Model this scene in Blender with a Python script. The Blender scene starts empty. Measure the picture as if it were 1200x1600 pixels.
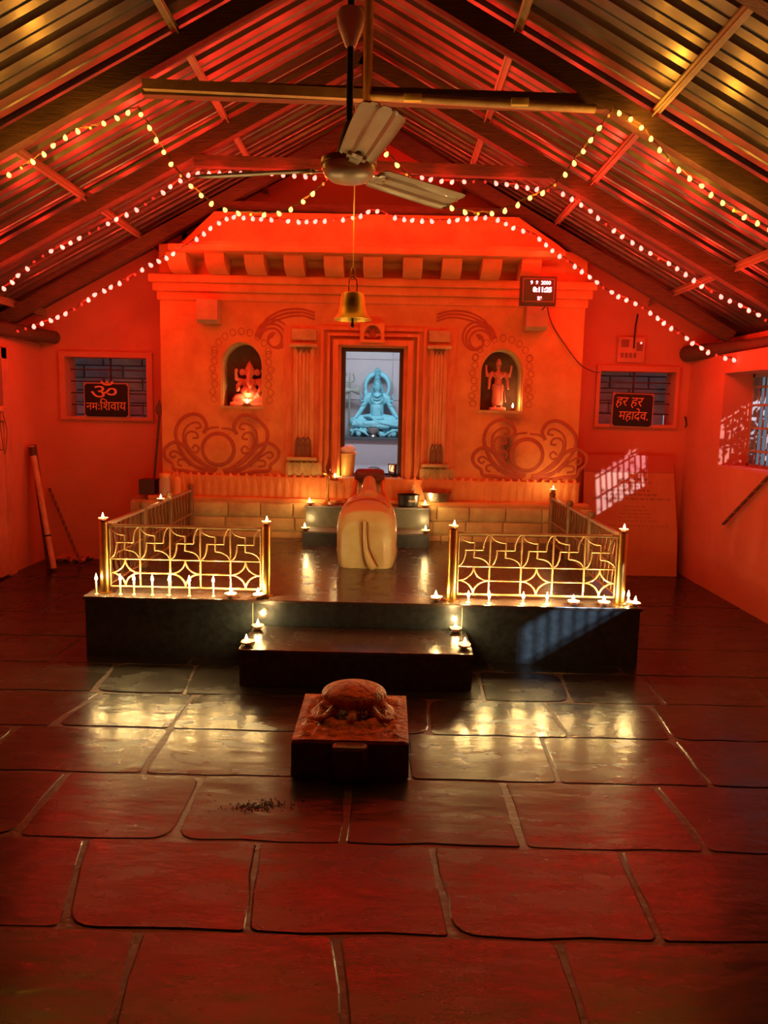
import bpy, bmesh, math, random
from mathutils import Vector, Matrix, Euler, Quaternion
from mathutils.geometry import tessellate_polygon
random.seed(7)
R = math.radians
PI = math.pi
scn = bpy.context.scene
COL = scn.collection

# ------------------------------------------------------------------ camera
CAM_YAW, CAM_PITCH, CAM_ROLL, CAM_H = 0.3, 7.6, 1.2, 1.5
cam_d = bpy.data.cameras.new('camera'); cam_d.sensor_fit = 'VERTICAL'
cam_d.sensor_height = 36.0; cam_d.lens = 27.0; cam_d.clip_start = 0.05; cam_d.clip_end = 200
cam = bpy.data.objects.new('camera', cam_d); COL.objects.link(cam)
CM = Matrix.Rotation(R(CAM_YAW), 3, 'Z') @ Matrix.Rotation(R(90 - CAM_PITCH), 3, 'X') @ Matrix.Rotation(R(CAM_ROLL), 3, 'Z')
cam.matrix_world = Matrix.Translation((0, 0, CAM_H)) @ CM.to_4x4()
scn.camera = cam

# ------------------------------------------------------------------ world, light, exposure
scn.view_settings.view_transform = 'Standard'; scn.view_settings.look = 'None'
scn.view_settings.gamma = 1.0; scn.view_settings.use_curve_mapping = False
scn.view_settings.exposure = 0.0
scn.cycles.max_bounces = 7; scn.cycles.diffuse_bounces = 4; scn.cycles.glossy_bounces = 4
scn.cycles.sample_clamp_indirect = 4.0
scn.cycles.caustics_reflective = False; scn.cycles.caustics_refractive = False
w = bpy.data.worlds.new('dusk'); scn.world = w; w.use_nodes = True
w.node_tree.nodes['Background'].inputs[0].default_value = (0.22, 0.28, 0.36, 1)
w.node_tree.nodes['Background'].inputs[1].default_value = 0.55
SUN_E, DIYA_W, RED_W, YEL_W = 5.2, 2.0, 6.1, 2.1
RED_C = (1.0, 0.024, 0.010); YEL_C = (1.0, 0.40, 0.035); FLAME_C = (1.0, 0.66, 0.24)
sd = bpy.data.lights.new('low_cool_sun', 'SUN'); sd.energy = SUN_E; sd.color = (0.60, 0.80, 1.0); sd.angle = R(0.5)
sun = bpy.data.objects.new('low_cool_sun', sd); COL.objects.link(sun)
sun.rotation_euler = Vector((-0.95, 1.65, -0.60)).to_track_quat('-Z', 'Y').to_euler()
ad = bpy.data.lights.new('sanctum_tube_light', 'AREA'); ad.energy = 20; ad.color = (0.72, 0.90, 1.0)
ad.shape = 'RECTANGLE'; ad.size = 1.0; ad.size_y = 0.15
al = bpy.data.objects.new('sanctum_tube_light', ad); COL.objects.link(al)
al.location = (-0.15, 7.45, 2.42); al.rotation_euler = (R(28), 0, 0)

# ------------------------------------------------------------------ pixel -> place helpers (1200 x 1600 frame)
def ray(px, py):
    return CM @ Vector(((px - 600) / 1200.0, -(py - 800) / 1200.0, -1.0))
def P(px, py, Y=None, X=None, Z=None):
    d = ray(px, py)
    if Y is not None: t = Y / d.y
    elif X is not None: t = X / d.x
    else: t = (Z - CAM_H) / d.z
    return Vector((0, 0, CAM_H)) + d * t

# ------------------------------------------------------------------ materials
MATS = {}
def mat(name, c1, c2=None, rough=0.7, metal=0.0, nscale=6.0, bump=0.0, bscale=40.0, bdist=0.01, spec=0.5, coat=0.0, trans=0.0, stretch=None, rvar=0.0, stains=()):
    if name in MATS: return MATS[name]
    m = bpy.data.materials.new(name); m.use_nodes = True
    nt = m.node_tree; N = nt.nodes; L = nt.links
    b = N['Principled BSDF']
    b.inputs['Roughness'].default_value = rough; b.inputs['Metallic'].default_value = metal
    b.inputs['Specular IOR Level'].default_value = spec
    b.inputs['Coat Weight'].default_value = coat; b.inputs['Transmission Weight'].default_value = trans
    b.inputs['Base Color'].default_value = (*c1, 1)
    tc = N.new('ShaderNodeTexCoord')
    vec = tc.outputs['Object']
    if stretch:
        mp = N.new('ShaderNodeMapping'); mp.inputs['Scale'].default_value = stretch
        L.new(vec, mp.inputs[0]); vec = mp.outputs[0]
    col = None
    if c2 is not None:
        n = N.new('ShaderNodeTexNoise'); n.inputs['Scale'].default_value = nscale; n.inputs['Detail'].default_value = 6
        n.inputs['Roughness'].default_value = 0.62
        L.new(vec, n.inputs['Vector'])
        rp = N.new('ShaderNodeValToRGB')
        rp.color_ramp.elements[0].position = 0.35; rp.color_ramp.elements[1].position = 0.68
        rp.color_ramp.elements[0].color = (*c1, 1); rp.color_ramp.elements[1].color = (*c2, 1)
        L.new(n.outputs['Fac'], rp.inputs[0]); col = rp.outputs[0]
        if rvar:
            mr = N.new('ShaderNodeMapRange'); mr.inputs[3].default_value = rough - rvar; mr.inputs[4].default_value = rough + rvar
            mr.inputs[1].default_value = 0.3; mr.inputs[2].default_value = 0.7
            n3 = N.new('ShaderNodeTexNoise'); n3.inputs['Scale'].default_value = nscale * 2.3; n3.inputs['Detail'].default_value = 5
            L.new(vec, n3.inputs['Vector'])
            L.new(n3.outputs['Fac'], mr.inputs[0]); L.new(mr.outputs[0], b.inputs['Roughness'])
    for (cx, cy, cz, rx, rz, sc, amt) in stains:      # soot and grime marks, in object space, with ragged outline
        sx = N.new('ShaderNodeMapping'); sx.vector_type = 'POINT'
        sx.inputs['Scale'].default_value = (1 / rx, 1 / 2.0, 1 / rz)
        sx.inputs['Location'].default_value = (-cx / rx, -cy / 2.0, -cz / rz)
        L.new(tc.outputs['Object'], sx.inputs[0])
        ln = N.new('ShaderNodeVectorMath'); ln.operation = 'LENGTH'; L.new(sx.outputs[0], ln.inputs[0])
        nn = N.new('ShaderNodeTexNoise'); nn.inputs['Scale'].default_value = 14; nn.inputs['Detail'].default_value = 8
        L.new(tc.outputs['Object'], nn.inputs['Vector'])
        ad_ = N.new('ShaderNodeMath'); ad_.operation = 'MULTIPLY_ADD'; ad_.inputs[1].default_value = 1.1; 
        L.new(nn.outputs['Fac'], ad_.inputs[0]); L.new(ln.outputs['Value'], ad_.inputs[2])
        mr = N.new('ShaderNodeMapRange'); mr.inputs[1].default_value = 0.7; mr.inputs[2].default_value = 1.65
        mr.inputs[3].default_value = amt; mr.inputs[4].default_value = 0.0
        L.new(ad_.outputs[0], mr.inputs[0])
        mx = N.new('ShaderNodeMixRGB'); mx.inputs[2].default_value = (*sc, 1)
        if col is None: mx.inputs[1].default_value = (*c1, 1)
        else: L.new(col, mx.inputs[1])
        L.new(mr.outputs[0], mx.inputs[0]); col = mx.outputs[0]
    if col is not None: L.new(col, b.inputs['Base Color'])
    if bump:
        n2 = N.new('ShaderNodeTexNoise'); n2.inputs['Scale'].default_value = bscale; n2.inputs['Detail'].default_value = 5
        L.new(vec, n2.inputs['Vector'])
        bp = N.new('ShaderNodeBump'); bp.inputs['Strength'].default_value = bump; bp.inputs['Distance'].default_value = bdist
        L.new(n2.outputs['Fac'], bp.inputs['Height']); L.new(bp.outputs[0], b.inputs['Normal'])
    MATS[name] = m
    return m
def emit(name, c, s):
    if name in MATS: return MATS[name]
    m = bpy.data.materials.new(name); m.use_nodes = True
    b = m.node_tree.nodes['Principled BSDF']
    b.inputs['Base Color'].default_value = (*c, 1)
    b.inputs['Emission Color'].default_value = (*c, 1); b.inputs['Emission Strength'].default_value = s
    m.cycles.emission_sampling = 'NONE'
    MATS[name] = m; return m

# ------------------------------------------------------------------ mesh builder
ORG = {}
class MB:
    def __init__(self): self.v = []; self.f = []; self.mi = []; self.cur = 0
    def add(self, vs, fs):
        b = len(self.v); self.v += [Vector(p) for p in vs]
        self.f += [tuple(b + i for i in f) for f in fs]; self.mi += [self.cur] * len(fs); return self
    def box(self, a, b, bev=0.0, M=None):
        x0, x1 = sorted((a[0], b[0])); y0, y1 = sorted((a[1], b[1])); z0, z1 = sorted((a[2], b[2]))
        if bev <= 0:
            vs = [Vector((x, y, z)) for z in (z0, z1) for y in (y0, y1) for x in (x0, x1)]
            fs = [(0, 2, 3, 1), (4, 5, 7, 6), (0, 1, 5, 4), (2, 6, 7, 3), (0, 4, 6, 2), (1, 3, 7, 5)]
        else:
            bm = bmesh.new(); bmesh.ops.create_cube(bm, size=1.0)
            for q in bm.verts: q.co = Vector(((x0 + x1) / 2 + q.co.x * (x1 - x0), (y0 + y1) / 2 + q.co.y * (y1 - y0), (z0 + z1) / 2 + q.co.z * (z1 - z0)))
            bev = min(bev, .49 * min(x1 - x0, y1 - y0, z1 - z0))
            bmesh.ops.bevel(bm, geom=bm.edges[:], offset=bev, segments=2, profile=.5, affect='EDGES')
            bm.verts.index_update(); vs = [q.co.copy() for q in bm.verts]; fs = [tuple(l.index for l in f.verts) for f in bm.faces]; bm.free()
        if M is not None: vs = [M @ p for p in vs]
        return self.add(vs, fs)
    def bar(self, p0, p1, w, h, up=(0, 0, 1)):      # rectangular bar between two points
        p0 = Vector(p0); p1 = Vector(p1); d = (p1 - p0).normalized(); up = Vector(up)
        s = d.cross(up)
        if s.length < 1e-4: s = d.cross(Vector((0, 1, 0)))
        s.normalize(); u = s.cross(d).normalized()
        vs = []
        for p in (p0, p1):
            for a, b in ((-1, -1), (1, -1), (1, 1), (-1, 1)): vs.append(p + s * a * w / 2 + u * b * h / 2)
        return self.add(vs, [(3, 2, 1, 0), (4, 5, 6, 7), (0, 1, 5, 4), (1, 2, 6, 5), (2, 3, 7, 6), (3, 0, 4, 7)])
    def tube(self, pts, r, seg=8, closed=False, flat=None):   # r number or list
        pts = [Vector(p) for p in pts]; n = len(pts)
        rs = r if isinstance(r, (list, tuple)) else [r] * n
        rings = []; prev = None
        for i, p in enumerate(pts):
            if closed: t = pts[(i + 1) % n] - pts[i - 1]
            else: t = pts[min(i + 1, n - 1)] - pts[max(i - 1, 0)]
            if t.length < 1e-9: t = Vector((0, 0, 1))
            t.normalize()
            if prev is None:
                a = Vector((0, 1, 0)) if abs(t.y) < .9 else Vector((0, 0, 1))
                if flat is not None: a = Vector(flat)
                u = (a - t * a.dot(t)).normalized()
            else:
                u = prev - t * prev.dot(t)
                u = u.normalized() if u.length > 1e-6 else t.orthogonal().normalized()
            prev = u; v_ = t.cross(u)
            k = 1.0
            rings.append([p + (u * math.cos(2 * PI * j / seg) + v_ * math.sin(2 * PI * j / seg)) * rs[i] for j in range(seg)])
        vs = [q for rg in rings for q in rg]; fs = []
        m = n if closed else n - 1
        for i in range(m):
            a = i * seg; b = ((i + 1) % n) * seg
            for j in range(seg):
                k = (j + 1) % seg; fs.append((a + j, a + k, b + k, b + j))
        if not closed:
            fs.append(tuple(range(seg - 1, -1, -1))); fs.append(tuple((n - 1) * seg + j for j in range(seg)))
        return self.add(vs, fs)
    def lathe(self, prof, c=(0, 0, 0), seg=24, M=None):     # prof list of (r, z)
        c = Vector(c); vs = []; fs = []
        for r_, z in prof:
            for j in range(seg):
                a = 2 * PI * j / seg; vs.append(Vector((max(r_, 1e-5) * math.cos(a), max(r_, 1e-5) * math.sin(a), z)))
        for i in range(len(prof) - 1):
            for j in range(seg):
                k = (j + 1) % seg; fs.append((i * seg + j, i * seg + k, (i + 1) * seg + k, (i + 1) * seg + j))
        fs.append(tuple(range(seg - 1, -1, -1))); fs.append(tuple((len(prof) - 1) * seg + j for j in range(seg)))
        if M is not None: vs = [M @ q for q in vs]
        return self.add([q + c for q in vs], fs)
    def ell(self, c, r, rot=None, seg=16, rings=10):
        prof = [(math.sin(PI * i / rings), -math.cos(PI * i / rings)) for i in range(rings + 1)]
        M = Matrix.Diagonal(Vector(r))
        if rot is not None: M = Euler(rot).to_matrix() @ M
        return self.lathe(prof, c, seg, M)
    def cap(self, p0, r0, p1, r1, seg=12):
        p0 = Vector(p0); p1 = Vector(p1); self.ell(p0, (r0,) * 3, seg=seg, rings=8); self.ell(p1, (r1,) * 3, seg=seg, rings=8)
        return self.tube([p0, p1], [r0, r1], seg)
    def chain(self, pts, seg=12):         # pts list of (co, r)
        for a, b in zip(pts, pts[1:]): self.cap(a[0], a[1], b[0], b[1], seg)
        return self
    def loft(self, secs, n=36, ex=2.6):   # secs: (y, cx, hw, zb, zt)
        vs = []; fs = []
        for (y, cx, hw, zb, zt) in secs:
            for j in range(n):
                a = 2 * PI * j / n; c_ = math.cos(a); s_ = math.sin(a)
                vs.append((cx + hw * math.copysign(abs(c_) ** (2 / ex), c_), y, (zb + zt) / 2 + (zt - zb) / 2 * math.copysign(abs(s_) ** (2 / ex), s_)))
        for i in range(len(secs) - 1):
            for j in range(n):
                k = (j + 1) % n; fs.append((i * n + j, i * n + k, (i + 1) * n + k, (i + 1) * n + j))
        fs.append(tuple(range(n - 1, -1, -1))); fs.append(tuple((len(secs) - 1) * n + j for j in range(n)))
        return self.add(vs, fs)
    def slab(self, outer, holes, y0, y1):   # polygon in xz with holes, extruded y0..y1
        loops = [outer] + list(holes)
        pl = [[Vector((p[0], p[1], 0)) for p in lp] for lp in loops]
        tri = tessellate_polygon(pl); flat = [p for lp in loops for p in lp]; n = len(flat)
        vs = [(p[0], y0, p[1]) for p in flat] + [(p[0], y1, p[1]) for p in flat]
        fs = [tuple(t) for t in tri] + [tuple(n + i for i in reversed(t)) for t in tri]
        o = 0
        for lp in loops:
            m = len(lp)
            for i in range(m): a = o + i; b = o + (i + 1) % m; fs.append((a, b, n + b, n + a))
            o += m
        return self.add(vs, fs)
    def poly(self, pts, ax, t):   # polygon prism, pts 3D, extruded along ax by t
        n = len(pts); ax = Vector(ax) * t; vs = [Vector(p) for p in pts]; vs += [p + ax for p in vs]
        fs = [tuple(range(n)), tuple(range(2 * n - 1, n - 1, -1))] + [(i, (i + 1) % n, n + (i + 1) % n, n + i) for i in range(n)]
        return self.add(vs, fs)
    def xf(self, M, start=0):
        for i in range(start, len(self.v)): self.v[i] = M @ self.v[i]
        return self
    def build(self, name, m, parent=None, smooth=35, remesh=None, sm=4):
        me = bpy.data.meshes.new(name)
        org = ORG.get(parent.name, Vector((0, 0, 0))) if parent else Vector((0, 0, 0))
        me.from_pydata([p - org for p in self.v], [], self.f)
        ms = m if isinstance(m, (list, tuple)) else [m]
        for q in ms: me.materials.append(q)
        if len(ms) > 1: me.polygons.foreach_set('material_index', self.mi)
        bm = bmesh.new(); bm.from_mesh(me); bmesh.ops.recalc_face_normals(bm, faces=bm.faces); bm.to_mesh(me); bm.free()
        if remesh:
            t = bpy.data.objects.new('tmp', me); COL.objects.link(t)
            r_ = t.modifiers.new('r', 'REMESH'); r_.mode = 'VOXEL'; r_.voxel_size = remesh; r_.use_smooth_shade = True
            s_ = t.modifiers.new('s', 'SMOOTH'); s_.iterations = sm; s_.factor = .5
            dg = bpy.context.evaluated_depsgraph_get(); dg.update()
            me2 = bpy.data.meshes.new_from_object(t.evaluated_get(dg)); bpy.data.objects.remove(t)
            me2.name = name
            me2.materials.clear(); me2.materials.append(ms[0]); me = me2; smooth = 180
        if smooth:
            me.shade_smooth()
            if smooth < 180: me.set_sharp_from_angle(angle=R(smooth))
        o = bpy.data.objects.new(name, me); COL.objects.link(o)
        if parent: o.parent = parent; ORG[o.name] = org
        return o
def tag(o, label=None, cat=None, group=None, kind=None):
    if label: o['label'] = label
    if cat: o['category'] = cat
    if group: o['group'] = group
    if kind: o['kind'] = kind
    return o
def thing(name, loc, label, cat, group=None, rz=0):
    o = bpy.data.objects.new(name, None); COL.objects.link(o); o.location = loc; o.rotation_euler = (0, 0, rz)
    o.empty_display_size = .05; ORG[o.name] = Vector(loc); return tag(o, label, cat, group)
def local(name, label, cat, group=None):   # a thing built in its own coordinates, moved afterwards
    return thing(name, (0, 0, 0), label, cat, group)
def struct(o): o['kind'] = 'structure'; return o
def copy_tree(o, parent=None):
    c = o.copy(); COL.objects.link(c)
    if parent: c.parent = parent
    for ch in list(o.children): copy_tree(ch, c)
    return c
def lamp(name, loc, power, color, parent=None, rad=0.012):
    l = bpy.data.lights.new(name, 'POINT'); l.energy = power; l.color = color; l.shadow_soft_size = rad
    o = bpy.data.objects.new(name, l); COL.objects.link(o)
    if parent: o.parent = parent; o.location = Vector(loc) - ORG.get(parent.name, Vector((0, 0, 0)))
    else: o.location = loc
    return o
def smoothline(pts, n=6):
    pts = [Vector(p) for p in pts]; out = []
    q = [pts[0] * 2 - pts[1]] + pts + [pts[-1] * 2 - pts[-2]]
    for i in range(1, len(q) - 2):
        for k in range(n):
            t = k / n; a, b, c, d = q[i - 1], q[i], q[i + 1], q[i + 2]
            out.append(.5 * ((2 * b) + (c - a) * t + (2 * a - 5 * b + 4 * c - d) * t * t + (3 * b - a - 3 * c + d) * t ** 3))
    return out + [pts[-1]]

# palette
pa, pb_ = P(792, 702, Y=6.85), P(395, 690, Y=6.85)
M_fac = mat('saffron_painted_plaster', (.58, .175, .042), (.74, .275, .07), .75, nscale=4.5, bump=.5, bscale=18, bdist=.012,
            stains=[(pa.x, 6.85, pa.z, .10, .26, (.05, .015, .01), .9), (P(800, 655, Y=6.85).x, 6.85, P(800, 655, Y=6.85).z, .16, .07, (.12, .03, .02), .7),
                    (pb_.x, 6.85, pb_.z, .05, .34, (.22, .05, .02), .55), (P(385, 655, Y=6.85).x, 6.85, P(385, 655, Y=6.85).z, .20, .08, (.2, .05, .02), .5)])
M_relief = mat('red_brown_relief_paint', (.34, .055, .02), (.46, .09, .03), .7, nscale=9, bump=.2)
M_cream = mat('cream_block_stone', (.62, .42, .17), (.42, .22, .08), .8, nscale=5, bump=.5, bscale=25)
M_wall = mat('pink_limewash_wall', (.70, .21, .13), (.62, .165, .095), .85, nscale=2.2, bump=.25, bscale=14, bdist=.01)
M_wallR = M_wall
M_white = mat('old_white_paint', (.72, .24, .15), (.55, .15, .1), .6, nscale=6, bump=.2)
M_gran = mat('polished_black_granite', (.030, .038, .043), (.055, .064, .070), .20, nscale=24, bump=.05, bscale=12, rvar=.07, spec=.6)
M_grantop = mat('polished_dark_granite_top', (.05, .035, .028), (.075, .05, .04), .24, nscale=5, bump=.10, bscale=9, rvar=.06, spec=.7)
M_slab = mat('worn_basalt_flagstone', (.014, .013, .010), (.032, .030, .023), .25, nscale=2.4, bump=.26, bscale=10, bdist=.011, rvar=.06, spec=.52, stretch=(.7, 1.6, 1))
M_mort = mat('pale_mortar_joint', (.075, .045, .032), (.045, .028, .02), .42, nscale=12, bump=.6, bscale=30)
M_tin = mat('galvanised_roof_sheet', (.235, .21, .18), (.15, .135, .115), .36, .8, nscale=3, bump=.25, bscale=7, bdist=.01, rvar=.08)
M_beam = mat('dark_brown_timber', (.075, .04, .026), (.14, .07, .04), .65, nscale=9, bump=.4, bscale=20, stretch=(1, 6, 6))
M_steelpaint = mat('dull_painted_steel', (.42, .30, .2), (.34, .22, .15), .5, .2, nscale=9)
M_brass = mat('brass', (.80, .50, .14), (.62, .36, .09), .28, 1.0, nscale=14, bump=.08)
M_gold = mat('gold_painted_iron', (.48, .28, .12), (.38, .2, .08), .42, .35, nscale=20)
M_black = mat('black_enamel', (.012, .010, .010), None, .4)
M_dark = mat('dark_wood_frame', (.07, .02, .014), (.045, .014, .01), .5, nscale=10)
M_steel = mat('stainless_steel', (.75, .73, .70), None, .2, 1.0)
M_fan = mat('cream_fan_enamel', (.72, .62, .42), (.62, .5, .33), .35, .1, nscale=12, coat=.3)
M_clay = mat('terracotta_clay', (.50, .20, .09), (.38, .13, .06), .8, nscale=30)
M_wax = mat('pale_green_wax', (.55, .72, .40), None, .45)
M_wick = mat('white_wax', (.85, .78, .62), None, .45)
M_flame = emit('candle_flame', (1.0, .74, .36), 14)
M_redbulb = emit('red_led_bulb', (1.0, .20, .16), 3.6)
M_reddim = emit('dim_red_led_bulb', (.8, .03, .02), .9)
M_yelbulb = emit('yellow_led_bulb', (1.0, .52, .12), 3.2)
M_yeldim = emit('dim_yellow_led_bulb', (.7, .28, .04), .8)
M_cord = mat('light_string_wire', (.10, .04, .02), None, .5)

# ================================================================== STRUCTURE
XL, XR, YB, YF = -3.30, 2.80, 7.32, -1.6
RX, RZ, SL = -0.24, 3.97, 0.535
def roofz(x): return RZ - SL * abs(x - RX)

# ---- floor: mortar bed with irregular rounded flagstones
fl = MB(); fl.cur = 1
fl.box((XL - .3, YF - .2, -.12), (XR + .3, YB + .1, -.0032)); fl.cur = 0
rows_px = [(1600, []), (1462, []), (1320, []), (1217, []), (1146, []), (1091, []), (1043, [])]
rowY = [YF, -.6, .25, 1.0, 1.62] + [P(600, y, Z=0).y for y in (1462, 1320, 1217, 1146, 1091, 1046, 1005, 968, 938, 914)] + [7.05, YB]
def joints(lst):
    return [tuple(P(a, b, Z=0).x for a, b in ((q[0], q[1]), (q[2], q[3]))) for q in lst]   # (x at near row line, x at far row line)
jx = {}
jx[4] = joints([(545, 1600, 525, 1462), (915, 1600, 870, 1462), (180, 1600, 215, 1462)])
jx[5] = joints([(95, 1455, 130, 1320), (385, 1455, 402, 1320), (705, 1460, 675, 1320), (1030, 1465, 965, 1325)])
jx[6] = joints([(20, 1310, 100, 1215), (268, 1310, 315, 1217), (535, 1318, 545, 1217), (817, 1318, 785, 1220), (1095, 1318, 1020, 1225)])
jx[7] = joints([(-60, 1210, 20, 1142), (222, 1210, 262, 1146), (640, 1217, 634, 1148), (872, 1217, 845, 1150), (1105, 1222, 1050, 1155)])
jx[8] = joints([(72, 1140, 150, 1090), (262, 1143, 300, 1090), (672, 1146, 668, 1091), (888, 1148, 848, 1093), (1050, 1155, 1010, 1095)])
jx[9] = joints([(135, 1088, 178, 1040), (285, 1088, 308, 1038), (755, 1090, 745, 1045), (890, 1090, 868, 1042), (1030, 1092, 992, 1045), (1200, 1100, 1150, 1050)])
def flagstone(x0n, x1n, y0, x0f, x1f, y1):
    g = .005 + random.random() * .007
    pts = [Vector((x0n + g, y0 + g * .6)), Vector((x1n - g, y0 + g * .6)), Vector((x1f - g, y1 - g * .6)), Vector((x0f + g, y1 - g * .6))]
    out = []
    for i in range(4):
        p, a, b = pts[i], pts[i - 1], pts[(i + 1) % 4]
        r_ = min(random.choice([.01, .015, .02, .03, .09]), .3 * (p - a).length, .3 * (p - b).length)
        pa_ = p + (a - p).normalized() * r_; pb2 = p + (b - p).normalized() * r_
        arc = [(pa_ * (1 - t) ** 2 + p * 2 * t * (1 - t) + pb2 * t * t) for t in (0, .25, .5, .75, 1)]
        nxt = pts[(i + 1) % 4]
        out += arc
        end = nxt + (p - nxt).normalized() * .05
        seg = (end - pb2); k = max(2, int(seg.length / .12)); nrm = Vector((-seg.y, seg.x)).normalized()
        for j in range(1, k): out.append(pb2 + seg * (j / k) + nrm * random.uniform(-.009, .007))
    cx = sum(p.x for p in out) / len(out); cy = sum(p.y for p in out) / len(out)
    tx, ty, dz = random.uniform(-.0016, .0016), random.uniform(-.0016, .0016), random.uniform(-.0008, .0012)
    n = len(out)
    def z(p): return dz + tx * (p.x - cx) + ty * (p.y - cy)
    vs = [(p.x, p.y, -.02) for p in out] + [(p.x, p.y, z(p) - .005) for p in out]
    inn = [p + (Vector((cx, cy)) - p).normalized() * .007 for p in out]
    vs += [(p.x, p.y, z(p)) for p in inn]
    fs = []
    for lv in (0, 1):
        for i in range(n): fs.append((lv * n + i, lv * n + (i + 1) % n, (lv + 1) * n + (i + 1) % n, (lv + 1) * n + i))
    fs.append(tuple(2 * n + i for i in range(n)))
    fl.add(vs, fs)
for r in range(len(rowY) - 1):
    y0, y1 = rowY[r], rowY[r + 1]
    js = sorted(jx.get(r, []))
    if not js:
        x = XL + random.uniform(.3, .9)
        while x < XR - .3: js.append((x, x + random.uniform(-.03, .03))); x += random.uniform(.75, 1.15)
    else:
        while js[0][0] - XL > .9: js.insert(0, (js[0][0] - .85, js[0][1] - .85))
        while XR - js[-1][0] > .9: js.append((js[-1][0] + .8, js[-1][1] + .8))
    js = [(XL - .1, XL - .1)] + [j for j in js if XL + .05 < j[0] < XR - .05] + [(XR + .1, XR + .1)]
    for a, b in zip(js, js[1:]): flagstone(a[0], b[0], y0, a[1], b[1], y1)
struct(fl.build('floor', [M_slab, M_mort], smooth=20))

# ---- side walls with window openings
def wall_x(name, x0, x1, y0, y1, z1, holes, m):   # wall along y, holes (ya,yb,za,zb)
    mb = MB()
    outer = [(y0, 0), (y1, 0), (y1, z1), (y0, z1)]
    hs = [[(a, c), (a, d), (b, d), (b, c)] for a, b, c, d in holes]
    mb.slab(outer, hs, 0, 1)
    mb.v = [Vector((x0 + p.y * (x1 - x0), p.x, p.z)) for p in mb.v]
    return struct(mb.build(name, m, smooth=0))
WY0, WY1, WZ0, WZ1 = 5.15, 6.56, 1.09, 1.86
wall_right = wall_x('wall_right', XR, XR + .32, YF, YB, 2.02, [(WY0, WY1, WZ0, WZ1), (.45, 2.15, 1.22, 1.92)], M_wallR)
wall_left = wall_x('wall_left', XL - .3, XL, YF, YB, 2.05, [(5.2, 6.52, 1.40, 1.86)], M_wall)
mb = MB(); mb.slab([(XL - .3, 0), (XR + .3, 0), (XR + .3, roofz(XR + .3) + .0), (RX, RZ), (XL - .3, roofz(XL - .3))], [], YF - .15, YF)
struct(mb.build('wall_front', M_wall, smooth=0))
# window grilles of the right wall
def grille(idx, y0, y1, z0, z1, x, n, hz, label):
    g = MB()
    for i in range(n + 1):
        y = y0 + (y1 - y0) * i / n
        g.bar((x, y, z0), (x, y, z1), .012, .012, up=(0, 1, 0))
    for z in hz: g.bar((x - .008, y0, z), (x - .008, y1, z), .006, .02)
    m = mat('rusty_grey_window_grille', (.45, .38, .36), (.3, .2, .17), .5, .3, nscale=20)
    o = g.build('window_%d' % idx, m, smooth=30)
    f = MB(); f.box((x - .02, y0, z0), (x + .03, y0 + .03, z1)); f.box((x - .02, y1 - .03, z0), (x + .03, y1, z1))
    f.box((x - .02, y0, z0), (x + .03, y1, z0 + .02)); f.box((x - .02, y0, z1 - .03), (x + .03, y1, z1))
    f.build('window_frame', m, o, smooth=0)
    return struct(o)
grille(3, WY0, WY1, WZ0, WZ1, XR + .26, 15, [1.22, 1.41, 1.60, 1.75], '')
grille(4, .45, 2.15, 1.22, 1.92, XR + .26, 13, [1.40, 1.65], '')
# vent bars of the grille with scroll tops
# ---- back annex walls with window openings
def back_wall(name, x0, x1, hole, top):
    hs = [[(hole[0], hole[2]), (hole[0], hole[3]), (hole[1], hole[3]), (hole[1], hole[2])]]
    mb = MB(); mb.slab(top, hs, YB, YB + .22)
    return struct(mb.build(name, M_wall, smooth=0))
a, b = P(106, 650, Y=YB), P(230, 560, Y=YB)
HL = (a.x, b.x, a.z, b.z)
a, b = P(933, 662, Y=YB), P(1055, 582, Y=YB)
HR = (a.x, b.x, a.z, b.z)
xl, xr = -1.9, 1.6
back_wall('wall_back_left', XL - .3, xl, HL, [(XL - .3, 0), (xl, 0), (xl, roofz(xl)), (XL - .3, roofz(XL - .3))])
back_wall('wall_back_right', xr, XR + .3, HR, [(xr, 0), (XR + .3, 0), (XR + .3, roofz(XR + .3)), (xr, roofz(xr))])
def frame_win(idx, H, ow, bars):
    f = MB(); y0, y1 = YB - .035, YB + .2; x0, x1, z0, z1 = H
    f.box((x0 - ow, y0, z1), (x1 + ow, YB - .001, z1 + .05)); f.box((x0 - ow, y0, z0 - .03), (x1 + ow, YB - .001, z0))
    f.box((x0 - ow, y0, z0), (x0, YB - .001, z1)); f.box((x1, y0, z0), (x1 + ow, YB - .001, z1))
    o = struct(f.build('window_%d' % idx, M_wall, smooth=0))
    g = MB()
    for t in bars: g.bar((x0 + (x1 - x0) * t, YB + .1, z0), (x0 + (x1 - x0) * t, YB + .1, z1), .014, .014, up=(0, 1, 0))
    for t in (.2, .4, .6, .8): g.bar((x0, YB + .1, z0 + (z1 - z0) * t), (x1, YB + .1, z0 + (z1 - z0) * t), .005, .012)
    g.build('window_bar', M_dark, o)
    return o
frame_win(1, HL, .055, (.5,)); frame_win(2, HR, .035, (.5,))
# masonry of the compound wall outside the two back windows
mbk = mat('grey_outdoor_block_wall', (.75, .62, .60), (.46, .36, .36), .9, nscale=4, bump=.5, bscale=16)
for nm, H in (('wall_outside_left', HL), ('wall_outside_right', HR)):
    o = MB(); x0 = H[0] - .5; z = 0.0; k = 0
    o.box((x0 - .1, 8.06, 0), (H[1] + .5, 8.2, 2.02))
    while z < 1.98:
        x = x0 - (k % 2) * .2
        while x < H[1] + .4: o.box((x, 8.02, z + .006), (x + .385, 8.07, z + .120), .006); x += .4
        z += .126; k += 1
    struct(o.build(nm, mbk))

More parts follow.
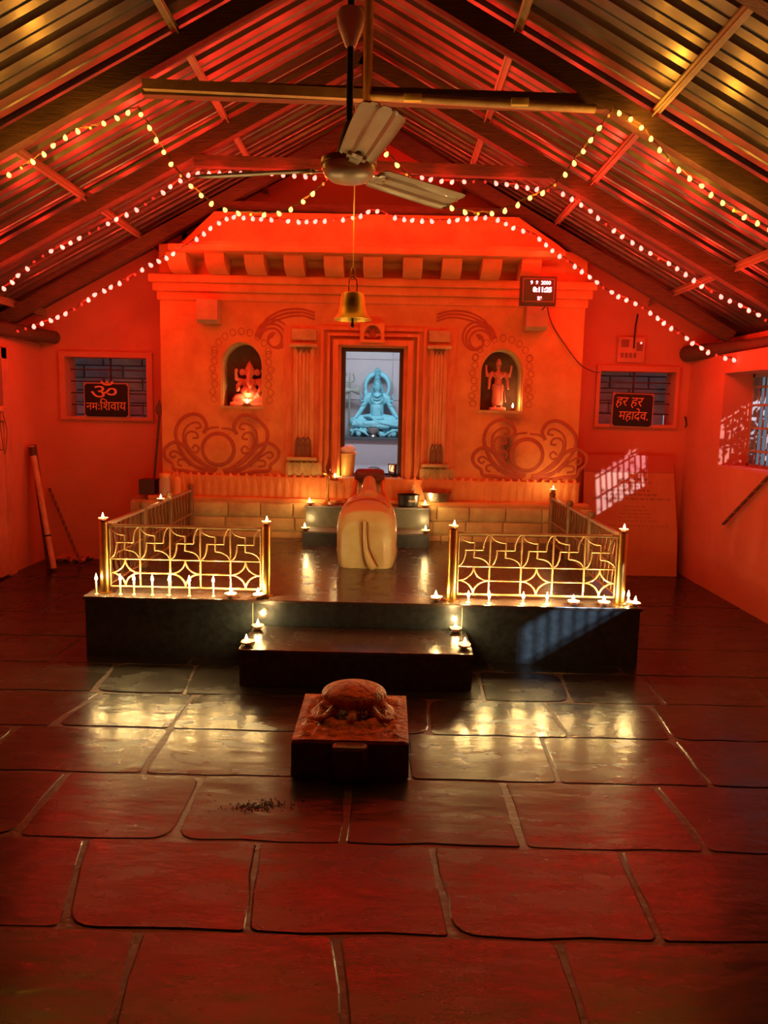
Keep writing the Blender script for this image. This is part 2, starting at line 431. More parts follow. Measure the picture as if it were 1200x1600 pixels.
# ---- temple front: plastered facade with niches and doorway
YFc = 6.85
def fp(px, py, off=0.0): return P(px, py, Y=YFc - off)
FX0, FX1 = fp(252, 600).x, fp(908, 600).x
DX0, DX1 = fp(532, 640).x, fp(629, 640).x
DZ0, DZ1 = fp(580, 745).z, fp(580, 543).z
def arch(x0, x1, z0, z1, n=16):
    r = (x1 - x0) / 2; cx = (x0 + x1) / 2; zc = z1 - r * 1.1
    return [(x0, z0)] + [(cx - r * math.cos(PI * i / n), zc + r * 1.1 * math.sin(PI * i / n)) for i in range(n + 1)] + [(x1, z0)]
NL = (fp(345, 600).x, fp(410, 600).x, fp(377, 635).z, fp(377, 534).z)
NR = (fp(750, 600).x, fp(817, 600).x, fp(784, 642).z, fp(784, 545).z)
CZ = fp(580, 437).z - .085     # bottom of the cornice
fac = MB()
fac.slab([(FX0, 0), (FX1, 0), (FX1, CZ + .35), (FX0, CZ + .35)], [arch(*NL), arch(*NR), [(DX0, DZ0), (DX0, DZ1), (DX1, DZ1), (DX1, DZ0)]], YFc, YFc + .42)
for N_ in (NL, NR):     # niche backs
    fac.box((N_[0] - .05, YFc + .24, N_[2] - .05), (N_[1] + .05, YFc + .3, N_[3] + .05))
facade = struct(fac.build('wall_back', M_fac, smooth=30))
M_darkplaster = mat('dark_brown_plaster', (.10, .035, .022), (.22, .08, .04), .85, nscale=7, bump=.3)  # dark mottled brown for the niche backs and the wall behind the left opening
def child(mb, name, m, smooth=35, **k): return mb.build(name, m, facade, smooth, **k)
for N_ in (NL, NR):
    q = MB(); q.slab(arch(N_[0] - .02, N_[1] + .02, N_[2] - .02, N_[3] + .02), [arch(N_[0] + .012, N_[1] - .012, N_[2] + .004, N_[3] - .012)], YFc + .03, YFc + .24)
    child(q, 'niche_lining', M_cream)
    q = MB(); q.box((N_[0] - .015, YFc + .225, N_[2]), (N_[1] + .015, YFc + .238, N_[3] + .02)); child(q, 'niche_back', M_darkplaster)
    q = MB(); q.box((N_[0] - .01, YFc - .012, N_[2] - .02), (N_[1] + .01, YFc + .24, N_[2] + .003)); child(q, 'niche_sill', M_cream)

# cornice, corbels, eave slab, parapet
q = MB()
q.box((FX0 - .07, YFc - .10, CZ + .02), (FX1 + .07, YFc + .40, CZ + .085), .008)
q.box((FX0 - .045, YFc - .06, CZ - .05), (FX1 + .045, YFc + .40, CZ + .02), .006)
q.box((FX0 - .02, YFc - .02, CZ - .12), (FX1 + .02, YFc + .40, CZ - .05), .004)
child(q, 'cornice', M_fac)
CT = CZ + .085; ET = P(580, 396, Y=6.45).z
for i, px in enumerate((279, 338, 399, 460, 522, 583, 645, 706, 768, 829)):
    c = P(px, 420, Y=6.6).x; w_ = .082
    q = MB(); pts = []
    prof = [(6.86, CT), (6.72, CT), (6.62, CT + .02), (6.545, CT + .07), (6.525, CT + .13), (6.53, ET), (6.86, ET)]
    q.poly([(c - w_, y, z) for y, z in prof], (1, 0, 0), 2 * w_ * .98)
    child(q, 'corbel', M_fac, 40)
q = MB()
q.box((P(262, 395, Y=6.45).x, 6.45, ET), (P(884, 400, Y=6.45).x, 7.3, ET + .05), .006)
q.box((P(285, 395, Y=6.45).x, 6.50, ET + .05), (P(865, 400, Y=6.45).x, 7.3, ET + .09), .006)
PT = P(580, 336, Y=6.62).z
xa, xb = P(345, 340, Y=6.62).x, P(800, 345, Y=6.62).x
q.slab([(FX0 + .25, ET + .08), (FX1 - .25, ET + .08), (FX1 - .3, ET + .12), (xb + .05, PT), (xa - .05, PT), (FX0 + .3, ET + .12)], [], 6.60, 7.3)
child(q, 'parapet', M_fac, 20)
# upper gable behind, covered with red boards
g = MB(); g.slab([(xl - .4, CZ), (xr + .4, CZ), (xr + .4, roofz(xr + .4)), (RX, RZ), (xl - .4, roofz(xl - .4))], [], YB, YB + .1)
g = MB(); g.slab([(xl - .05, CZ), (xr + .05, CZ), (xr + .05, roofz(xr + .05)), (RX, RZ), (xl - .05, roofz(xl - .05))], [], YB + .0, YB + .1)
struct(g.build('wall_back_gable', M_wall, smooth=0))

# two stone stubs under the cornice
for px, py in ((330, 488), (834, 499)):
    c = fp(px, py); q = MB()
    q.poly([(c.x - .09, YFc + .02, c.z + .10), (c.x - .09, YFc - .16, c.z + .09), (c.x - .09, YFc - .17, c.z - .08), (c.x - .09, YFc - .12, c.z - .105), (c.x - .09, YFc + .02, c.z - .10)], (1, 0, 0), .18)
    child(q, 'stone_stub', mat('grey_stone_stub', (.50, .27, .12), (.40, .2, .09), .8, nscale=8, bump=.3), 20)

# door surround: nested mouldings and dark wooden frame
def ushape(pl, pr, pt, pb, wpx, dep, m, name):
    q = MB(); x0, x1, z1, z0 = fp(pl, 640).x, fp(pr, 640).x, fp(580, pt).z, fp(580, pb).z; w_ = wpx / 175.0
    q.slab([(x0, z0), (x0, z1), (x1, z1), (x1, z0), (x1 - w_, z0), (x1 - w_, z1 - w_), (x0 + w_, z1 - w_), (x0 + w_, z0)][::-1], [], YFc - dep, YFc + .01)
    return child(q, name, m, 20)
M_mld = mat('red_washed_plaster', (.60, .13, .035), (.74, .24, .07), .75, nscale=6, bump=.3, stretch=(3, 3, .7))
ushape(500, 664, 512, 752, 5, .03, M_mld, 'door_moulding'); ushape(511, 653, 522, 750, 4, .045, M_mld, 'door_moulding')
ushape(520, 643, 532, 748, 8, .06, M_mld, 'door_moulding')
q = MB(); q.slab([(DX0, DZ0), (DX0, DZ1), (DX1, DZ1), (DX1, DZ0)], [[(DX0 + .035, DZ0 + .005), (DX0 + .035, DZ1 - .03), (DX1 - .035, DZ1 - .03), (DX1 - .035, DZ0 + .005)]], YFc + .05, YFc + .13)
d1 = struct(q.build('door_1', M_dark, smooth=0))
# plaque with a small arched carving over the lintel
q = MB(); a, b = fp(563, 536), fp(601, 507)
q.slab([(a.x, a.z), (b.x, a.z), (b.x, b.z), (a.x, b.z)], [arch(a.x + .035, b.x - .03, a.z + .025, b.z - .015, 8)], YFc - .085, YFc)
q.box((a.x + .01, YFc - .02, a.z + .01), (b.x - .01, YFc, b.z - .01)); child(q, 'lintel_plaque', M_fac, 20)
q = MB(); cx, cz = (a.x + b.x) / 2, (a.z + b.z) / 2 - .012
q.ell((cx, YFc - .035, cz), (.036, .02, .034)); q.ell((cx, YFc - .035, cz + .04), (.02, .018, .02)); q.ell((cx - .03, YFc - .03, cz + .04), (.014, .01, .016)); q.ell((cx + .03, YFc - .03, cz + .04), (.014, .01, .016))
q.tube([(cx, YFc - .05, cz + .035), (cx - .004, YFc - .06, cz + .01), (cx + .012, YFc - .06, cz - .012)], .007, 6); q.ell((cx - .03, YFc - .035, cz - .024), (.03, .016, .012)); q.ell((cx + .03, YFc - .035, cz - .024), (.03, .016, .012))
child(q, 'lintel_figure', M_relief, remesh=.004, sm=2)

# fluted pilasters
def pilaster(x0, x1, yt, yb_):
    a, b = fp(x0, yb_), fp(x1, yt); X0, X1, Z0, Z1 = a.x, b.x, a.z, b.z; W = X1 - X0
    q = MB(); q.box((X0 + .02, YFc - .035, Z0 + .03), (X1 - .02, YFc + .01, Z1 - .01), .004)
    for i in range(5):
        c = X0 + .03 + (W - .06) * (i + .5) / 5
        q.tube([(c, YFc - .036, Z0 + .17), (c, YFc - .036, Z1 - .05)], .013, 8)
    wb = MB(); wb.box((X0 - .07, YFc - .008, Z0 - .02), (X1 + .07, YFc + .005, Z1 + .16)); child(wb, 'painted_band', M_mld, 0)
    p = child(q, 'pilaster', mat('worn_cream_saffron_plaster', (.74, .36, .13), (.58, .2, .07), .75, nscale=7, bump=.4, stretch=(3, 3, .6)))
    q = MB(); q.box((X0 - .01, YFc - .075, Z1 - .03), (X1 + .01, YFc + .01, Z1 + .0), .005); q.box((X0 - .03, YFc - .085, Z0), (X1 + .015, YFc + .01, Z0 + .03), .005)
    q.box((X0 + .0, YFc - .04, Z1 + .03), (X1 - .0, YFc + .01, Z1 + .13), .01)
    q.build('pilaster_cap', M_cream, p)
    q = MB()
    for i in range(3):
        c = X0 + .045 + (W - .09) * (i + .5) / 3; h = (W - .07) / 6
        q.poly([(c - h, YFc - .052, Z1 - .03), (c + h, YFc - .052, Z1 - .03), (c, YFc - .052, Z1 - .085)], (0, 1, 0), .02)
        pts = [(c - h + h * (1 - math.cos(PI * k / 10)), YFc - .05, Z0 + .09 + .11 * math.sin(PI * k / 10)) for k in range(11)]
        q.tube([(c - h, YFc - .05, Z0 + .03)] + pts + [(c + h, YFc - .05, Z0 + .03)], .008, 6)
        pts = [(c - h * .5 + h * .5 * (1 - math.cos(PI * k / 8)), YFc - .05, Z0 + .07 + .08 * math.sin(PI * k / 8)) for k in range(9)]
        q.tube([(c - h * .5, YFc - .05, Z0 + .03)] + pts + [(c + h * .5, YFc - .05, Z0 + .03)], .006, 6)
    q.build('pilaster_carving', mat('olive_brown_carving', (.16, .06, .025), (.22, .09, .035), .7), p)
pilaster(455, 495, 538, 718); pilaster(664, 703, 541, 729)
# vertical red weathering strips beside the pilasters are flat bands of relief paint
# lotus petal bands
def petals(x0, x1, pyt, pyb, n, dep):
    q = MB(); a, b = fp(x0, pyb, dep), fp(x1, pyt, dep); H = b.z - a.z; W = (b.x - a.x) / n
    for i in range(n):
        c = a.x + W * (i + .5); q.ell((c, YFc - dep, a.z + H * .5), (W * .50, .018, H * .54), seg=10, rings=8)
    q.box((a.x, YFc - dep - .011, a.z + H * .02), (b.x, YFc - dep + .02, b.z - H * .06), .004)
    return q
zp = fp(600, 786).z
PL_T = P(600, 786, Y=6.70).z
q = petals(255, 905, 752, 784, 52, .05); child(q, 'lotus_petal_band', M_fac, 60)
q = petals(447, 503, 722, 744, 6, .03); child(q, 'lotus_petal_band', M_cream, 60)
q = petals(655, 710, 732, 752, 6, .03); child(q, 'lotus_petal_band', M_cream, 60)
q = MB(); q.box((FX0 - .03, YFc - .05, fp(600, 751).z), (FX1 + .03, YFc + .01, fp(600, 747).z), .004)
q.box((FX0 - .10, 6.72, PL_T - .02), (FX1 + .10, YFc + .02, PL_T + .02), .008); child(q, 'plinth_moulding', M_fac)
# plinth of cream blocks
pl = MB(); pl.box((-2.27, 6.72, 0), (FX1 + .12, YFc + .02, PL_T - .02))
z = PL_T - .02; k = 0
while z > .37:
    x = -2.27 - (k % 2) * .13; 
    while x < FX1 + .1:
        w_ = random.uniform(.24, .34); pl.box((max(x, -2.27), 6.695, z - .118), (min(x + w_, FX1 + .12), 6.74, z - .008), .006); x += w_ + .01
    z -= .125; k += 1
struct(pl.build('trim_1', M_cream, smooth=30))

q = MB(); q.box((5.6, -3, 0), (5.8, 9.5, 2.35)); struct(q.build('wall_added_far_right', mat('dark_added_backdrop', (.05, .045, .045), (.03, .03, .03), .9, nscale=3), smooth=0))  # low wall added outside to darken the view through the right window
# scroll reliefs
def crop8(X, Y): return (240 + X / 4.615, 560 + Y / 4.615)
scr = [[(360, 540), (382, 480), (340, 415), (270, 403), (200, 440), (160, 520), (175, 620), (230, 715), (320, 785), (460, 800)],
       [(300, 505), (340, 495), (320, 462), (270, 470), (225, 512), (215, 590), (250, 680), (330, 755), (440, 792)],
       [(280, 575), (318, 570), (305, 535), (262, 528), (232, 560), (240, 620), (290, 690), (380, 768)],
       [(275, 650), (300, 625), (326, 648), (310, 678), (280, 670)],
       [(450, 815), (330, 800), (250, 745), (190, 690), (145, 668), (118, 690), (140, 715), (162, 700)],
       [(430, 828), (300, 822), (220, 808), (150, 800), (135, 760), (85, 715), (80, 655), (130, 610), (185, 608), (240, 650), (320, 730), (410, 790)],
       [(270, 775), (220, 730), (180, 735), (178, 765), (205, 775)],
       [(360, 530), (410, 502), (470, 495)]]
def scroll_group(dx, dy, name):
    q = MB()
    for st in scr:
        for mir in (0, 1):
            pts = []
            for X, Y in st:
                if mir: X, Y = 960 - X + (20 if X < 200 else 0), Y + 8
                a, b = crop8(X, Y); pts.append(fp(a + dx, b + dy, .004))
            q.tube(smoothline(pts, 5), .015 if st in (scr[0], scr[5]) else .009, 8)
    cx, cy = 341 + dx, 702 + dy
    c = fp(cx, cy, .004)
    q.tube([(c.x + .135 * math.cos(t * PI / 16), c.y, c.z + .135 * math.sin(t * PI / 16)) for t in range(32)], .022, 8, closed=True)
    q.v = [Vector((p.x, YFc + (p.y - YFc) * .45, p.z)) for p in q.v]
    child(q, name, M_relief)
    q = MB(); q.lathe([(0, 0), (.125, 0), (.122, .012), (0, .02)], (0, 0, 0), 32); q.xf(Matrix.Translation((c.x, YFc, c.z)) @ Matrix.Rotation(R(90), 4, 'X'))
    child(q, 'medallion', M_fac)
scroll_group(0, 0, 'scroll_relief'); scroll_group(482, 9, 'scroll_relief')
def volute(cx, cy, mir, tail):
    q = MB()
    for k in range(3):       # spiral opening into a curling tail above the pilaster
        pts = []; sc_ = 1 - .17 * k
        for i in range(22):
            t = i / 21; a = R(200 - 470 * t); r_ = 32 * sc_ * (1 - .82 * t)
            pts.append(fp(cx - 6 * mir * k * .3 + mir * math.cos(a) * r_, cy + math.sin(-a) * r_ * 1.05 + 2 * k, .004))
        lead = [fp(cx + mir * X, cy + Y, .004) for X, Y in ((62, -38 + 5 * k), (40, -44 + 5 * k), (12, -42 + 6 * k), (-14, -28 + 5 * k))]
        q.tube(smoothline(lead + pts[1:], 3), .0085, 8)
    q.v = [Vector((p.x, YFc + (p.y - YFc) * .5, p.z)) for p in q.v]
    child(q, 'scroll_relief', M_relief)
volute(430, 527, 1, 38); volute(744, 530, -1, 38)
# leaf garlands round the niches
q = MB()
for N_, s in ((NL, 1), (NR, 1)):
    cx = (N_[0] + N_[1]) / 2
    for side in (-1, 1):
        for i in range(7):
            c = Vector((cx + side * (.245 + .012 * math.sin(i * 2)), YFc - .002, N_[2] + .06 + i * .066))
            q.tube([(c.x + .028 * math.cos(a * PI / 5), c.y, c.z + .028 * math.sin(a * PI / 5)) for a in range(10)], .0028, 5, closed=True)
    for i in range(9):
        a = R(20 + i * 17.5); c = Vector((cx + .25 * math.cos(a), YFc - .002, N_[3] - .16 + .25 * math.sin(a)))
        q.tube([(c.x + .026 * math.cos(b_ * PI / 5), c.y, c.z + .03 * math.sin(b_ * PI / 5)) for b_ in range(10)], .0028, 5, closed=True)
child(q, 'leaf_garland_relief', M_relief)

# ---- sanctum room behind the doorway
M_tile = mat('pale_grey_lilac_tiles', (.52, .46, .50), (.46, .40, .44), .45, nscale=3, bump=.05)
SB = 8.75
s = MB(); s.box((-1.3, SB, 0), (1.0, SB + .1, 2.7))
tz = [P(580, y, Y=SB).z for y in (558, 578, 612)]
for ix, (a, b) in enumerate(((-1.3, -.55), (-.55, .02), (.02, 1.0))):
    for z0, z1 in ((.6, 1.15), (1.15, 1.6), (1.6, 2.05), (2.05, 2.7)): s.box((a + .004, SB - .012, z0 + .004), (b - .004, SB + .01, z1 - .004), .003)
s.box((-1.4, YFc + .42, 0), (-1.3, SB + .1, 2.7)); s.box((1.0, YFc + .42, 0), (1.1, SB + .1, 2.7))
s.box((-1.4, YFc + .42, 2.7), (1.1, SB + .1, 2.8)); s.box((-1.4, YFc + .42, 0), (1.1, SB + .1, DZ0 - .01))
s.box((-1.4, YFc + .40, DZ1), (DX0 - .001, YFc + .43, 2.7)); 
sanct = struct(s.build('wall_sanctum', M_tile, smooth=20))
LZ = P(580, 683, Y=8.42).z
l = MB(); l.box((-.95, 8.40, LZ - .03), (.75, SB - .013, LZ), .004); l.build('ledge', mat('dark_ledge_stone', (.08, .1, .12), None, .3), sanct)
l = MB(); l.box((-.95, 8.44, DZ0 - .01), (.75, SB - .013, LZ - .03)); l.build('altar_front', M_tile, sanct)

# ---- roof: corrugated sheets, purlins, trusses
def roof_side(sgn, name, xend):
    q = MB(); prof = []
    y = YF - .2
    while y < YB + .25:
        prof += [(y, 0), (y + .125, 0), (y + .14, .028), (y + .168, .028), (y + .182, 0)]
        # shallow stiffening ribs in the pan
        y += .20
    pr = []
    y = YF - .2
    while y < YB + .25:
        pr += [(y, 0), (y + .055, 0), (y + .062, .007), (y + .074, .007), (y + .081, 0), (y + .135, 0), (y + .147, .034), (y + .183, .034), (y + .196, 0)]
        y += .205
    n = len(pr); vs = []
    for x in (RX + sgn * .0, (RX + xend) / 2, xend):
        for yy, h in pr: vs.append((x, yy, roofz(x) + h))
    for x in (RX + sgn * .0, (RX + xend) / 2, xend):
        for yy, h in pr: vs.append((x, yy, roofz(x) + h + .004))
    fs = []
    for lay in (0, 1):
        for r_ in (0, 1):
            for i in range(n - 1):
                a = lay * 3 * n + r_ * n + i; fs.append((a, a + 1, a + n + 1, a + n))
    q.add(vs, fs)
    for i in range(n - 1):       # eave edge closed
        q.f.append((2 * n + i, 2 * n + i + 1, 5 * n + i + 1, 5 * n + i)); q.mi.append(0)
    return struct(q.build(name, M_tin, smooth=25))
roof_side(-1, 'ceiling_left', XL - .75); roof_side(1, 'ceiling_right', XR + .75)
q = MB(); q.poly([(RX - .16, YF - .2, RZ - .04), (RX, YF - .2, RZ + .06), (RX + .16, YF - .2, RZ - .04), (RX, YF - .2, RZ + .075)], (0, 1, 0), YB - YF + .45)
struct(q.build('trim_2', M_tin, smooth=0))
def on_roof(px, py, dz):   # point under the roof plane seen through pixel
    d = ray(px, py); best = None; o = Vector((0, 0, CAM_H))
    for k in range(1, 4000):
        p = o + d * (k * .004)
        if p.z > roofz(p.x) - dz: return p
    return p
pur = []
for i, ((x1, y1), (x2, y2)) in enumerate((((245, 0), (388, 245)), ((36, 238), (240, 384)), ((5, 466), (62, 487)), ((825, 0), (740, 252)), ((1175, 0), (862, 358)), ((1200, 396), (1115, 431)))):
    a = on_roof(x1, y1, .02); b = on_roof(x2, y2, .02); x = (a.x + b.x) / 2
    t = tag(MB().build('roof_purlin', M_beam), None)
    bpy.data.objects.remove(t)
    sg = -1 if x < RX else 1
    q = MB(); z = roofz(x) - .022
    q.bar((x, YF, z), (x, YB, z), .045, .035, up=(sg * SL, 0, 1))
    q.bar((x + .02 * -sg, YF, z - .02), (x + .02 * -sg, YB, z - .02), .006, .05, up=(sg * SL, 0, 1))
    pos = ['upper', 'middle', 'lowest'][i % 3]
    tag(q.build('roof_purlin', M_steelpaint, smooth=0), '%s thin steel purlin running lengthwise under the %s roof slope' % (pos, 'left' if sg < 0 else 'right'), 'purlin', 'roof purlins')
def truss(Y, ends, tiez, label, full=True, king=None, post=None):
    t = thing('roof_truss', (RX, Y, 3.1), label, 'roof truss', 'roof trusses')
    for sg, nm in ((-1, 'left'), (1, 'right')):
        xe = (XL - .1 if sg < 0 else XR + .1)
        q = MB(); th = .10; dz = .04 + .03
        q.bar((RX, Y, RZ - dz - th * .5), (xe, Y, roofz(xe) - dz - th * .5), .075, th, up=(0, 0, 1))
        q.build('rafter', M_beam, t, 0)
    if ends:
        q = MB(); q.bar(ends[0], ends[1], .06, .075); q.build('tie_beam', M_beam, t, 0)
    return t
T1a, T1b = P(225, 139, Y=4.3), P(955, 163, Y=4.3)
T2a, T2b = P(305, 252, Y=5.55), P(858, 272, Y=5.55)
T3a, T3b = P(350, 322, Y=6.72), P(805, 335, Y=6.72)
truss(3.0, None, 0, 'dark timber rafter pair nearest the viewer at the top of the photo')
t1 = truss(4.3, (T1a, T1b), 0, 'timber truss with pale tie beam just behind the ceiling fan')
t2 = truss(5.55, (T2a, T2b), 0, 'second timber truss with red lit tie beam behind the fan hub')
t3 = truss(6.72, (T3a, T3b), 0, 'rearmost timber truss close against the temple parapet')
truss(1.75, None, 0, 'dark timber rafter pair above and beside the camera')
# paler strips and tube on the first tie, king post
kp = P(574, 150, Y=4.24)
q = MB(); q.tube([(kp.x, 4.24, P(574, 190, Y=4.24).z), (kp.x, 4.24, RZ - .1)], .024, 14); q.build('king_post', mat('varnished_bamboo', (.62, .34, .12), (.4, .18, .06), .3, nscale=9, stretch=(6, 6, 1)), t1)
q = MB(); a, b = P(575, 150, Y=4.24), P(930, 170, Y=4.24); q.tube([a, b], .022, 12); a, b = P(225, 133, Y=4.26), P(575, 150, Y=4.26); q.bar(a, b, .05, .05)
q.build('tie_batten', mat('pale_batten', (.5, .36, .2), (.36, .24, .13), .5, nscale=12), t1)
for px in (645, 813):
    q = MB(); a = P(px, 151 + (px - 645) * .04, Y=4.2); q.box((a.x - .045, 4.2, a.z - .018), (a.x + .045, 4.23, a.z + .018), .004)
    q.build('masking_tape', mat('yellow_tape', (.66, .56, .2), None, .5), t1)
q = MB(); a = P(603, 60, Y=5.55); q.bar((RX + .03, 5.55, RZ - .1), (RX + .03, 5.55, T2a.z), .06, .06, up=(0, 1, 0)); q.build('king_post', M_beam, t2, 0)
q = MB(); a, b = P(957, 175, Y=4.22), P(1200, 300, Y=4.22)
# wall plates on top of the side walls
q = MB(); q.tube([(XR + .12, YF, 2.075), (XR + .10, 6.3, 2.075), (XR - .06, 7.28, 2.07)], [.05, .05, .075], 12); tag(q.build('wall_plate_log', M_beam), 'dark round log lying along the top of the right wall', 'log', 'wall plate logs')
q = MB(); q.tube([(XL - .10, YF, 2.11), (XL - .06, 6.0, 2.11), (XL + .16, 7.28, 2.10)], [.07, .065, .06], 12); tag(q.build('wall_plate_log', M_beam), 'dark round log lying along the top of the left wall', 'log', 'wall plate logs')
# plastered fill between wall top and roof on both sides
for sg, x, nm in ((-1, XL - .22, 'wall_left_upper'), (1, XR + .22, 'wall_right_upper')):
    q = MB(); q.box((x, YF, 2.0), (x + sg * .06, YB, roofz(x + sg * .06)))
    struct(q.build(nm, M_wall, smooth=0))
# ================================================================== PLATFORM AND STEPS
PX0, PX1, PF, PZ = -1.80, 1.516, 4.47, .36
pt = thing('stone_platform', (-.14, 5.5, 0), 'long polished black granite platform in front of the temple carrying railings and bull', 'platform')
q = MB(); q.box((PX0, PF, 0), (PX1, 6.69, PZ - .02)); q.build('platform_body', M_gran, pt, 0)
q = MB(); q.box((PX0 - .012, PF - .015, PZ - .02), (PX1 + .012, 6.69, PZ), .004); q.build('platform_top', M_grantop, pt, 20)
for px in (395, 722):
    a = P(px, 960, Y=PF - .002); q = MB(); q.box((a.x - .002, PF - .002, .2), (a.x + .002, PF + .01, PZ - .021)); q.build('joint_line', mat('pale_joint', (.4, .34, .2), None, .5), pt, 0)
st = thing('entry_step', (-.157, 4.2, 0), 'low black granite step centred before the long platform', 'step')
q = MB(); q.box((-.785, 4.0, 0), (.472, PF - .001, .185)); q.build('step_body', M_gran, st, 0)
q = MB(); q.box((-.79, 3.99, .185), (.477, PF - .016, .205), .004); q.build('step_top', M_grantop, st, 20)
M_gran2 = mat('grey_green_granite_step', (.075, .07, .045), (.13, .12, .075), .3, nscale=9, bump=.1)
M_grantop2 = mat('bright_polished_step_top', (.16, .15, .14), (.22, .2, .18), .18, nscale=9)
ds = thing('shrine_steps', (-.17, 6.5, PZ), 'pair of grey granite steps below the shrine doorway', 'steps')
a, b = P(473, 830, Y=6.33), P(671, 834, Y=6.33); z1_ = (a.z + b.z) / 2
q = MB(); q.box((a.x, 6.33, PZ), (b.x, 6.69, z1_ - .015)); q.build('riser', M_gran, ds, 0)
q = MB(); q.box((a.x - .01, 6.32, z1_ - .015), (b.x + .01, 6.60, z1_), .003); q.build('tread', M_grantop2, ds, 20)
a2, b2 = P(478, 790, Y=6.58), P(671, 794, Y=6.58); z2_ = (a2.z + b2.z) / 2
q = MB(); q.box((a2.x, 6.58, z1_ - .014), (b2.x, 6.692, z2_ - .015)); q.build('riser', M_gran2, ds, 0)
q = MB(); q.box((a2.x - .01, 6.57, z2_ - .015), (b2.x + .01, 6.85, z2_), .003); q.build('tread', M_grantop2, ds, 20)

# ================================================================== RAILINGS
RH = .42
def lattice(W, H, n, r=.0055, flat=False):   # in local xz, x 0..W, z 0..H
    q = MB(); cw = W / n; hm = H * .50; hb = .03
    def T(pts, rr=r): q.tube([(x, 0, z) for x, z in pts], rr, 6)
    T([(0, H), (W, H)], r * 1.2); T([(0, hm), (W, hm)]); T([(0, hb), (W, hb)], r * 1.2)
    for i in range(n + 1): T([(i * cw, hb), (i * cw, H)])
    def arc(cx, cz, rx, rz, a0, a1, k=8): return [(cx + rx * math.cos(R(a0 + (a1 - a0) * t / k)), cz + rz * math.sin(R(a0 + (a1 - a0) * t / k))) for t in range(k + 1)]
    for i in range(n):
        x = i * cw; hu = H - hm; mid = hm + hu / 2
        # hooked cross with curved outer arms
        T(arc(x, hm + hu * .47, cw * .22, hu * .45, -90, 0)[0:] + [(x + cw * .22, mid), (x + cw * .78, mid)] + arc(x + cw, hm + hu * .53, cw * .22, hu * .45, 180, 90))
        T(arc(x + cw * .5, H, cw * .48, hu * .28, 180, 270, 6) + [(x + cw * .5, H - hu * .28), (x + cw * .5, hm + hu * .28)] + arc(x + cw * .5, hm, cw * .48, hu * .28, 90, 0, 6))
        hl = hm - hb; ml = hb + hl / 2
        if i % 2 == 0:
            T(arc(x, hm, cw * .5, hl * .5, 0, -90)); T(arc(x + cw, hm, cw * .5, hl * .5, 180, 270))
            T(arc(x, hb, cw * .5, hl * .5, 0, 90)); T(arc(x + cw, hb, cw * .5, hl * .5, 180, 90))
        else: T([(x, ml), (x + cw, ml)])
    return q
def railing(p0, p1, n, label, thick=.0055, posts=(0, 1), pr=.028):
    p0 = Vector(p0); p1 = Vector(p1); d = p1 - p0; ang = math.atan2(d.y, d.x)
    t = thing('railing', tuple(p0), label, 'railing', 'gold railings of the platform', ang)
    Wd = d.length
    def bl(q, name, m, s=40):
        o = q.build(name, m, None, s); o.parent = t; return o
    for k in posts:
        x = Wd * k; q = MB(); q.lathe([(pr * 1.5, 0), (pr * 1.5, .006), (pr, .008), (pr, RH + .01), (pr * .9, RH + .018), (.002, RH + .02)], (x, 0, 0), 20); bl(q, 'post', M_brass)
    q = lattice(Wd - 2 * pr - .012, RH - .015, n, thick); q.xf(Matrix.Translation((pr + .006, 0, .01))); bl(q, 'lattice', M_gold)
    q = MB(); q.box((pr * .5, -.012, RH - .012), (Wd - pr * .5, .012, RH + .002), .003); bl(q, 'top_rail', M_gold, 20)
    return t
FL = [P(158, 930, Z=PZ).x + .0, P(417, 930, Z=PZ).x]; FR = [P(705, 938, Z=PZ).x, P(968, 944, Z=PZ).x]
YR = 4.56
railing((FL[0], YR, PZ), (FL[1], YR, PZ), 5, 'gold lattice railing on the front left of the black platform')
railing((FR[0], YR, PZ), (FR[1], YR, PZ), 5, 'gold lattice railing on the front right of the black platform')
# side railings of flat wavy balusters
def side_railing(x, y0, y1, label):
    L_ = y1 - y0
    t = thing('railing', (x, y0, PZ), label, 'railing', 'dark side railings of the platform', R(90))
    def bl(q, name, m, s=40):
        o = q.build(name, m, None, s); o.parent = t; return o
    q = MB(); q.box((0, -.014, RH - .02), (L_, .014, RH), .003); bl(q, 'top_rail', M_steelpaint, 20)
    q = MB(); q.box((0, -.01, .03), (L_, .01, .042), .002); q.box((0, -.008, .20), (L_, .008, .21), .002); bl(q, 'lower_rail', M_gold, 20)
    for k in (.36, .68, 1.0):
        q = MB(); q.box((L_ * k - .02, -.02, 0), (L_ * k + .02, .02, RH + .012), .004); q.lathe([(.03, 0), (.022, .03), (.002, .035)], (L_ * k, 0, RH + .012), 12); bl(q, 'post', mat('brown_gold_post', (.30, .15, .06), (.2, .09, .035), .45, .4, nscale=9))
    m_b = mat('dull_brass_flat_bar', (.20, .10, .04), (.12, .055, .022), .5, .5, nscale=18)
    n = 22
    for i in range(n):
        c = .09 + (L_ - .16) * i / (n - 1); q = MB(); vs = []; K = 14
        for k in range(K + 1):
            z = .03 + (RH - .05) * k / K; o = .012 * math.sin(k / K * 4 * PI); w_ = .014 + .011 * abs(math.sin(k / K * 3 * PI))
            vs.append((c + o, z, w_))
        pts = [(a - w_, z) for a, z, w_ in vs] + [(a + w_, z) for a, z, w_ in reversed(vs)]
        q.slab(pts, [], -.003, .003); bl(q, 'baluster', m_b, 20)
    return t
side_railing(FL[0] - .005, YR + .04, 6.62, 'dark flat-bar side railing running back along the left platform edge')
side_railing(FR[1] + .005, YR + .04, 6.62, 'dark flat-bar side railing running back along the right platform edge')

